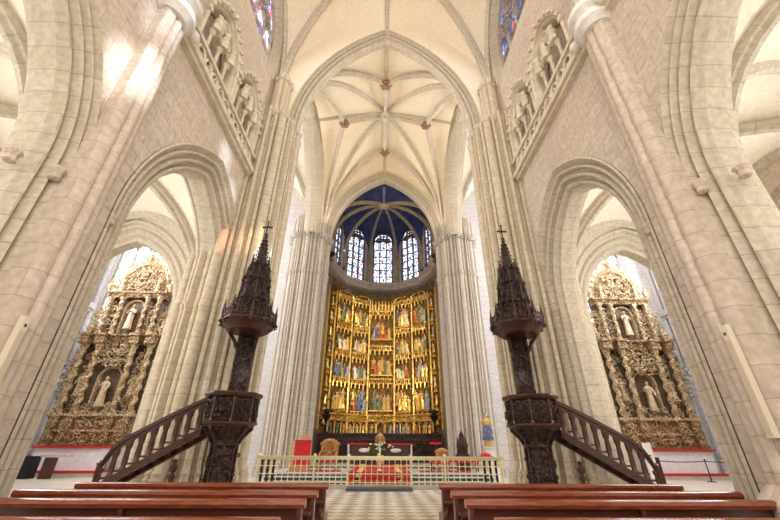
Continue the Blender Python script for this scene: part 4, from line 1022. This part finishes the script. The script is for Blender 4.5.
# ------------------------------------------------------------------ side altarpieces
def side_altar(sg):
    o=thing('baroque_altarpiece','huge carved gilded altarpiece with twisted columns in the %s transept'%SIDE[sg],'altarpiece',(sg*17.0,23.75,0))
    mp=lambda s,d,z:(s,d,z)
    t=MB(); t.bx(-2.45,2.45,-.5,.35,1.5,3.0); t.bx(-2.5,2.5,-.55,.35,2.9,3.02); t.bx(-2.5,2.5,-.55,.35,1.5,1.62)
    for xx in (-2.0,-1.15,1.15,2.0): t.bx(xx-.26,xx+.26,-.66,-.3,1.5,3.0)
    t.build('predella','bar',o)
    t=MB()
    for xx in (-2.0,-1.15,1.15,2.0): foliage(t,mp,xx-.22,xx+.22,1.7,2.85,9,.14,-.67,.035)
    foliage(t,mp,-.85,.85,1.75,2.8,16,.2,-.5,.04); t.bx(-2.3,2.3,-.62,-.5,2.2,2.3); t.build('predella_carving','barl',o)
    t=MB(); t.bx(-2.4,2.4,0,.35,3.0,7.4); t.build('lower_back_panel','bard',o)
    t=MB()
    for x0,x1 in ((-1.85,-1.3),(1.3,1.85)): foliage(t,mp,x0,x1,3.2,7.2,55,.2,-.05,.04,False,.2)
    foliage(t,mp,-.9,.9,5.9,7.3,46,.26,-.15,.045,True,.35); foliage(t,mp,-.85,.85,3.1,3.7,20,.2,-.1,.04,True,.25)
    foliage(t,mp,-2.75,-2.35,3.,7.4,40,.2,.0,.045,False,.15); foliage(t,mp,2.35,2.75,3.,7.4,40,.2,.0,.045,False,.15)
    t.build('carved_foliage','barl',o)
    for xx,yy,r in ((-2.1,-.42,.2),(-1.1,-.5,.2),(1.1,-.5,.2),(2.1,-.42,.2)):
        t=MB(); twisted(t,(xx,yy,3.15),3.65,r,5); t.build('twisted_column','barl',o)
        t=MB(); t.lathe((xx,yy,3.0),[(r*1.3,0),(r*1.3,.06),(r,.15)],10); t.build('column_base','barl',o); t=MB(); capital(t,(xx,yy,6.8),r*.9,.5); t.build('capital','barl',o)
    # central niche with statue
    t=MB(); sweep_arch(t,mp,.62,.62,5.2,3.2,[(.16,-.12),(.12,-.22),(.04,-.18),(0,-.05),(0,.02)],8); t.build('niche_frame','barl',o)
    t=MB(); figure(t,(0,-.3,3.55),1.75,arms=1); headm(t,(0,-.3,3.55),1.75); t.build('niche_statue','cream',o)
    t=MB(); t.lathe((0,-.25,3.0),[(.35,0),(.4,.1),(.25,.3),(.38,.5),(.38,.55)],10); t.build('pedestal','bar',o)
    for xx in (-1.6,1.6):
        t=MB(); figure(t,(xx,-.28,4.2),1.3,arms=2); headm(t,(xx,-.28,4.2),1.3); t.lathe((xx,-.25,3.95),[(.1,0),(.28,.2),(.28,.25)],8); t.build('side_statue','barl',o)
    # entablature, breaking forward over columns
    t=MB(); t.bx(-2.4,2.4,-.35,.35,7.3,7.95); t.bx(-2.6,2.6,-.5,.35,7.85,7.97)
    for xx in (-2.1,-1.1,1.1,2.1): t.bx(xx-.3,xx+.3,-.8,0,7.3,7.8); t.bx(xx-.36,xx+.36,-.88,0,7.8,7.97)
    foliage(t,mp,-2.4,2.4,7.38,7.8,30,.14,-.4,.03,True,.1); t.build('entablature','bar',o)
    # upper storey
    t=MB(); t.bx(-1.9,1.9,0,.35,7.95,11.); t.build('upper_back_panel','bard',o)
    for xx in (-1.65,-.85,.85,1.65):
        t=MB(); twisted(t,(xx,-.35,8.1),2.15,.15,4); t.lathe((xx,-.35,7.97),[(.2,0),(.2,.06),(.15,.14)],8); capital(t,(xx,-.35,10.2),.14,.38); t.build('twisted_column','barl',o)
    t=MB(); figure(t,(0,-.25,8.35),1.7,arms=3); headm(t,(0,-.25,8.35),1.7); t.build('niche_statue','cream',o)
    t=MB(); sweep_arch(t,mp,.55,.55,9.8,8.1,[(.14,-.1),(.1,-.2),(.03,-.16),(0,-.05),(0,.02)],8); t.build('niche_frame','barl',o)
    t=MB(); foliage(t,mp,-1.5,-.95,8.1,10.3,26,.18,-.05,.04,False,.15); foliage(t,mp,.95,1.5,8.1,10.3,26,.18,-.05,.04,False,.15)
    foliage(t,mp,-2.6,-1.75,8.,10.0,34,.24,.05,.05,False,.1); foliage(t,mp,1.75,2.6,8.,10.,34,.24,.05,.05,False,.1); t.build('carved_foliage','barl',o)
    t=MB(); t.bx(-1.95,1.95,-.4,.35,10.55,10.95); t.bx(-2.05,2.05,-.5,.35,10.88,11.0); foliage(t,mp,-1.9,1.9,10.6,10.9,16,.12,-.42,.03,True,.08); t.build('entablature','bar',o)
    # attic: semicircular crown
    t=MB(); 
    rows=[[(q*cos(PI*k/16),yy_,11.0+q*1.45*sin(PI*k/16)) for k in range(17)] for q,yy_ in ((1.75,.3),(1.75,-.15),(1.5,-.25),(1.4,-.1),(1.15,-.15),(1.1,.05))]; t.grid(rows)
    t.poly([(1.12*cos(PI*k/16),.05,11.0+1.12*1.45*sin(PI*k/16)) for k in range(17)]); t.poly([(1.7*cos(PI*k/16),.3,11.0+1.7*1.45*sin(PI*k/16)) for k in range(17)]); t.build('attic_crown','bar',o)
    t=MB(); foliage(t,mp,-1.1,1.1,11.1,12.7,44,.24,-.1,.045,True,.2)
    for k in range(17):
        a=PI*k/16; k<16 and t.tube([(1.75*cos(a+j*PI/16),-.1,11+1.75*1.45*sin(a+j*PI/16)) for j in (0,1)],.09,5); t.ball((1.78*cos(a),-.1,11.0+1.78*1.45*sin(a)),.15,6,5); scroll(t,mp,1.85*cos(a),11+1.85*1.45*sin(a),.2,a,-.1,.05)
    foliage(t,mp,-.5,.5,13.3,14.0,12,.2,-.05,.05); t.tube([(0,-.1,11.0),(0,-.1,13.9)],.08,6); t.build('crown_carving','barl',o)
    for xx,zz,hh in ((-2.1,11.,1.1),(2.1,11.,1.1),(-2.35,7.97,1.),(2.35,7.97,1.),(0,13.5,.95)):
        t=MB(); t.lathe((xx,-.25,zz),[(.16,0),(.1,.08*hh),(.22,.35*hh),(.25,.45*hh),(.1,.6*hh),(.12,.7*hh),(.03,.95*hh),(0,hh)],9,fn=lambda a,z:1+.1*cos(5*a)); t.build('urn_finial','barl',o)
    for xx in (-1.25,1.25):
        t=MB(); figure(t,(xx,-.4,11.0),1.1,arms=1); headm(t,(xx,-.4,11.),1.1); t.build('crown_figure','barl',o)
    t=MB(); foliage(t,mp,-2.5,2.5,3.0,3.3,12,.14,-.6,.035); t.bx(-2.5,2.5,-.66,-.5,3.02,3.16); t.build('carved_band','barl',o)
    # altar block in front
    a=thing('side_altar_table','pale lilac fronted altar with red bands below the %s transept altarpiece'%SIDE[sg],'altar',(sg*17.,22.75,0))
    t=MB(); t.bx(-1.8,1.8,-.3,.3,.3,1.35); t.build('frontal','cloth',a)
    t=MB(); t.bx(-1.95,1.95,-.42,.42,1.35,1.47); t.build('red_top','redc',a)
    t=MB(); t.bx(-2.1,2.1,-.7,.3,0,.2); t.build('platform','step',a)
    t=MB(); t.bx(-2.12,2.12,-.72,.3,.2,.3); t.build('red_carpet_edge','redc',a)
    t=MB(); t.bx(-2.5,2.5,-.5,.35,0,1.5); t.build('stone_base','step',o)
for sg in (-1,1): side_altar(sg)
# left: lectern, pale slab table and black box
o=thing('side_lectern','brown wooden stand with pale slab top before the left transept altar','stand',(-16.75,21.2,0))
t=MB(); t.bx(-.22,.22,-.15,.15,.0,.95); t.build('post','woodp',o)
t=MB(); t.bx(-.35,.9,-.3,.3,.95,1.08); t.build('slab','step',o)
o=MB(); o.bx(-18.2,-17.5,21.0,21.5,0,1.0); o.bx(-18.16,-17.54,20.98,21.,.1,.92); tag(o.build('black_cabinet','iron'),'black box standing left of the pale slab stand in the left transept','box')

# ------------------------------------------------------------------ benches
def bench(loc,label,sg):
    o=thing('church_bench',label,'bench',loc,group='benches in the %s block'%SIDE[sg])
    W_=4.15; x0=0 if sg>0 else -W_; x1=x0+W_
    t=MB(); 
    prof=[(-.07,.86),(-.085,.90),(-.075,.935),(-.04,.95),(.03,.95),(.06,.93),(.065,.895),(.05,.86)]
    t.grid([[(x,y,z) for x in (x0-.03,x1+.03)] for y,z in prof],cv=True); t.poly([(x0-.03,y,z) for y,z in prof]); t.poly([(x1+.03,y,z) for y,z in prof]); t.build('top_rail','bench',o)
    t=MB(); t.box(((x0+x1)/2,.015,.66),(W_-.06,.03,.42)); t.build('back_panel','benchd',o)
    t=MB(); t.box(((x0+x1)/2,.26,.44),(W_-.06,.40,.04)); t.build('seat','bench',o)
    t=MB(); t.box(((x0+x1)/2,-.20,.70),(W_-.06,.24,.025)); t.build('book_ledge','benchd',o)
    t=MB(); t.box(((x0+x1)/2,-.38,.20),(W_-.1,.16,.05)); t.build('kneeler','bench',o)
    for x in (x0+.03,(x0+x1)/2,x1-.03):
        t=MB(); pf=[(-.06,0),(.48,0),(.48,.08),(.42,.12),(.46,.42),(.47,.47),(.40,.50),(.16,.52),(.08,.60),(.05,.88),(-.06,.88),(-.08,.5)]
        t.poly([(x-.025,y,z) for y,z in pf]); t.poly([(x+.025,y,z) for y,z in pf])
        t.grid([[(xx,y,z) for xx in (x-.025,x+.025)] for y,z in pf],cv=True); t.build('end_panel','benchd',o)
        if abs(x-(x0+x1)/2)>.1:
            t=MB(); t.tube([(x,-.05,.55),(x,-.2,.50),(x,-.34,.62),(x,-.30,.70)],.022,6); t.build('ledge_bracket','benchd',o)
    return o
nm={-1:('front bench of the left block, farthest from the viewer','second bench from the altar in the left block','third bench from the altar in the left block','nearest bench of the left block at the bottom edge'),
     1:('front bench of the right block, farthest from the viewer','second bench from the altar in the right block','third bench from the altar in the right block','nearest bench of the right block at the bottom edge')}
for sg in (-1,1):
    for k,y in enumerate((7.2,6.05,5.1,3.83)):
        bench((sg*.98+.08,y,0),'varnished mahogany '+nm[sg][k],sg)

# ------------------------------------------------------------------ small fittings
for sg in (-1,1):
    o=thing('column_loudspeaker','tall slim pale column loudspeaker on the %s nave pier'%SIDE[sg],'loudspeaker',(sg*4.93,4.85,2.35))
    t=MB(); t.box((0,0,0),(.085,.10,1.45)); t.build('cabinet','spk',o)
    t=MB(); t.box((-sg*.046,0,-.08),(.01,.08,1.2)); t.build('grille','grille',o)
    t=MB(); t.box((-sg*.047,0,.60),(.01,.03,.04)); t.ball((-sg*.052,0,.60),.008,6,4); t.build('badge','cap',o)
    t=MB(); t.box((sg*.1,0,.4),(.14,.05,.06)); t.box((sg*.1,0,-.4),(.14,.05,.06)); t.build('wall_bracket','iron',o)
o=thing('rope_barrier_post','black barrier post with low rope before the right transept altar','barrier',(17.05,21.,0))
t=MB(); t.lathe((0,0,0),[(.2,0),(.2,.03),(.03,.05),(.025,.95),(.045,.97),(.045,1.02),(0,1.03)],12); t.build('post','iron',o)
for d in (-1,1):
    t=MB(); t.tube([(d*2.3*k/8,.25*k/8,.93-.05*sin(PI*k/8)) for k in range(9)],.025,6); t.build('rope','iron',o)
o=thing('notice_board','narrow white notice panel with a brown side board beside the right pulpit stair','sign',(9.05,13.4,0))
t=MB(); t.box((0,0,.9),(.27,.05,1.55)); t.box((0,.1,.03),(.35,.3,.06)); t.build('panel','paper',o)
t=MB(); t.box((.26,.05,.62),(.12,.05,1.24)); t.build('side_board','woodp',o)
t=MB(); t.lathe((-.01,-.03,1.28),[(.05,0),(.05,.03)],10); t.box((0,-.028,1.1),(.1,.004,.06)); t.build('emblem','cap',o)
# lamps in the apse on the ledge
lamps=[(-4.15,27.6,19.2,'upper left apse wall'),(-3.6,28.9,17.6,'left of the second apse window'),(4.15,27.6,19.2,'upper right apse wall'),(4.2,27.3,17.2,'right of the last apse window')]
for x,y,z,w_ in lamps:
    o=thing('apse_spotlight','small round white spotlight, '+w_,'lamp',(x,y,z))
    t=MB(); t.lathe((0,0,0),[(.07,-.08),(.12,-.02),(.13,.08),(.1,.1)],12); t.build('housing','lampw',o)
    t=MB(); t.ball((0,-.02,-.07),.07,8,6); t.build('lens','lampw',o)
for sg in (-1,1):
    for y,w_ in ((27.2,'near end'),(28.1,'inner side')):
        o=thing('ledge_floodlight','dark floodlight on the %s of the %s ledge above the retable'%(w_,SIDE[sg]),'lamp',(sg*(3.75 if y<28 else 3.45),y,15.2))
        t=MB(); t.box((0,0,.22),(.3,.18,.22)); t.build('housing','cap',o)
        t=MB(); t.box((0,0,.06),(.05,.05,.12)); t.build('bracket','cap',o)
    o=thing('pier_spotlight','dark spotlight bracketed on the chancel face of the %s chancel pier'%SIDE[sg],'lamp',(sg*3.95,24.3,14.3))
    t=MB(); t.lathe((0,0,0),[(.1,-.15),(.13,-.1),(.13,.12),(.05,.16)],10); t.build('housing','cap',o)
    t=MB(); t.tube([(0,0,.1),(sg*.2,0,.16),(sg*.35,0,.1)],.03,6); t.build('arm','cap',o)
# ------------------------------------------------------------------ deeper hierarchy (all parts share their thing's axes)
def base(o): return o.name.split('.')[0]
def nest(thing_name,rules):
    for t in [o for o in COL.objects if o.parent is None and base(o)==thing_name]:
        ch=list(t.children)
        for sub,par in rules.items():
            ps=[c for c in ch if base(c)==par]
            for c in ch:
                if base(c)==sub and ps:
                    cc=sum((v.co for v in c.data.vertices),Vector())/len(c.data.vertices)
                    ctr=lambda p:sum((v.co for v in p.data.vertices),Vector())/len(p.data.vertices)
                    c.parent=min(ps,key=lambda p:(ctr(p).xy-cc.xy).length*4+abs(ctr(p).z-cc.z))
nest('carved_pulpit',{'carved_panel':'tub','corner_colonnette':'tub','rim_moulding':'tub','pierced_cresting':'canopy','corner_pinnacle':'canopy','niche_figure':'spire_tier'})
nest('baroque_altarpiece',{'capital':'twisted_column','column_base':'twisted_column','predella_carving':'predella'})
nest('church_bench',{'ledge_bracket':'end_panel'})
# ================================================================== CAMERA + LIGHT
cd=bpy.data.cameras.new('camera'); co=bpy.data.objects.new('camera',cd); COL.objects.link(co)
Rm=[(.99967628,-.01623604,.01958875),(-.02489643,-.46556321,.88466438),(.00524365,.88486569,.46581672)]
right=Vector([r[0] for r in Rm]); up=Vector([r[1] for r in Rm]); fw=Vector([r[2] for r in Rm])
mx=Matrix((right,up,-fw)).transposed().to_4x4(); mx.translation=Vector((0,0,1.5)); co.matrix_world=mx
cd.sensor_width=36; cd.lens=355.34*36/780; cd.clip_end=300; SC.camera=co
wd=bpy.data.worlds.new('world'); SC.world=wd; wd.use_nodes=True
bg=wd.node_tree.nodes['Background']; bg.inputs[0].default_value=(1.,.92,.80,1); bg.inputs[1].default_value=1.0
def area(name,loc,tgt,size,power,col=(1,1,1),sy=None,spread=180):
    l=bpy.data.lights.new(name,'AREA'); l.energy=power; l.color=col; l.size=size; l.spread=math.radians(spread)
    if sy: l.shape='RECTANGLE'; l.size_y=sy
    o=bpy.data.objects.new(name,l); COL.objects.link(o); o.location=loc
    o.rotation_euler=(Vector(tgt)-Vector(loc)).to_track_quat('-Z','Y').to_euler(); return o
def spot(name,loc,tgt,ang,power,col=(1,1,1),blend=.3,r=.1):
    l=bpy.data.lights.new(name,'SPOT'); l.energy=power; l.color=col; l.spot_size=math.radians(ang); l.spot_blend=blend; l.shadow_soft_size=r
    o=bpy.data.objects.new(name,l); COL.objects.link(o); o.location=loc
    o.rotation_euler=(Vector(tgt)-Vector(loc)).to_track_quat('-Z','Y').to_euler(); return o
DAY=(1.,.97,.93)
for sg in (-1,1):
    area('daylight_transept_end',(sg*20.,19.6,13.5),(0,18,12),5,1500,(.93,.96,1),6.5)
    area('daylight_transept_east',(sg*16.7,23.9,12.8),(sg*14,12,9),3.4,400,(.9,.95,1),6.5)
    area('transept_fill',(sg*13.,13.1,17.),(sg*17,23.5,7),4.,1500,(.93,.95,1),4.)  # added fill for end wall and altarpiece; this wall has no window
    area('daylight_clerestory',(sg*5.15,8.1,18.8),(-sg*6,7,9),3.2,110,DAY,3.4)
    area('daylight_clerestory',(sg*5.15,1.9,18.8),(-sg*6,4,11),3.2,240,DAY,3.4)
    area('aisle_fill',(sg*11.6,1.9,5.8),(0,4,6),2.,230,DAY,4.)  # added aisle fill, set just inside the added windows
    area('aisle_fill',(sg*11.6,8.,5.8),(0,8.5,7),2.,230,DAY,4.)
# added fill for the vaults; no lamp stands on the triforium sill
    area('vault_fill_sill',(sg*4.6,3.,12.),(0,10,23),.6,8,(1,.88,.70))
area('unseen_west_daylight',(0,-6,13),(0,14,10),9,700,(1,.93,.84),14)  # light panel standing in for an unseen west window behind the camera
for x,y,z in ((-3.7,13.4,14.9),(3.7,13.4,14.9),(-3.7,22.9,16.1),(3.7,22.9,16.1)):
    area('vault_fill_crossing',(x,y,z),(0,18.2,23),.5,75,(1,.84,.62))  # added fill for the crossing vault; the capitals carry no lamps
# sun through stained glass: coloured patches on the left wall and pier
W5=(5.0,8.6,18.6)
spot('sun_through_glass',W5,(-5.3,9.0,10.0),5.0,9000,(.62,.76,1.),1.)
spot('sun_through_glass',W5,(-5.2,9.9,9.3),4.5,9000,(.62,.76,1.),1.)
spot('sun_through_glass',W5,(-5.2,10.4,8.0),2.8,24000,(1,.30,.20),.9)
spot('sun_through_glass',W5,(-4.9,10.9,7.7),3.2,16000,(1,.62,.3),.9)
spot('sun_through_glass',W5,(-4.2,11.2,7.6),3.6,30000,(.75,.85,1.),.9)
spot('sun_through_glass',(5.0,2.5,18.6),(-5.0,4.9,10.2),6.,6500,(.66,.76,1.),1.)
spot('sun_through_glass',(5.0,2.5,18.6),(-5.0,4.7,8.4),5.5,18000,(.85,.88,1.),.9)
# retable spot lamps
for sg in (-1,1):
    spot('retable_spot',(sg*3.7,24.9,14.2),(-sg*1.5,29.5,8),75,480,(1,.80,.52))
    spot('retable_spot',(sg*3.9,23.2,6.),(-sg*1.,29.5,7),80,620,(1,.83,.58))
SC.view_settings.view_transform='Standard'; SC.view_settings.look='None'; SC.view_settings.gamma=1; SC.view_settings.use_curve_mapping=False
SC.view_settings.exposure=.28
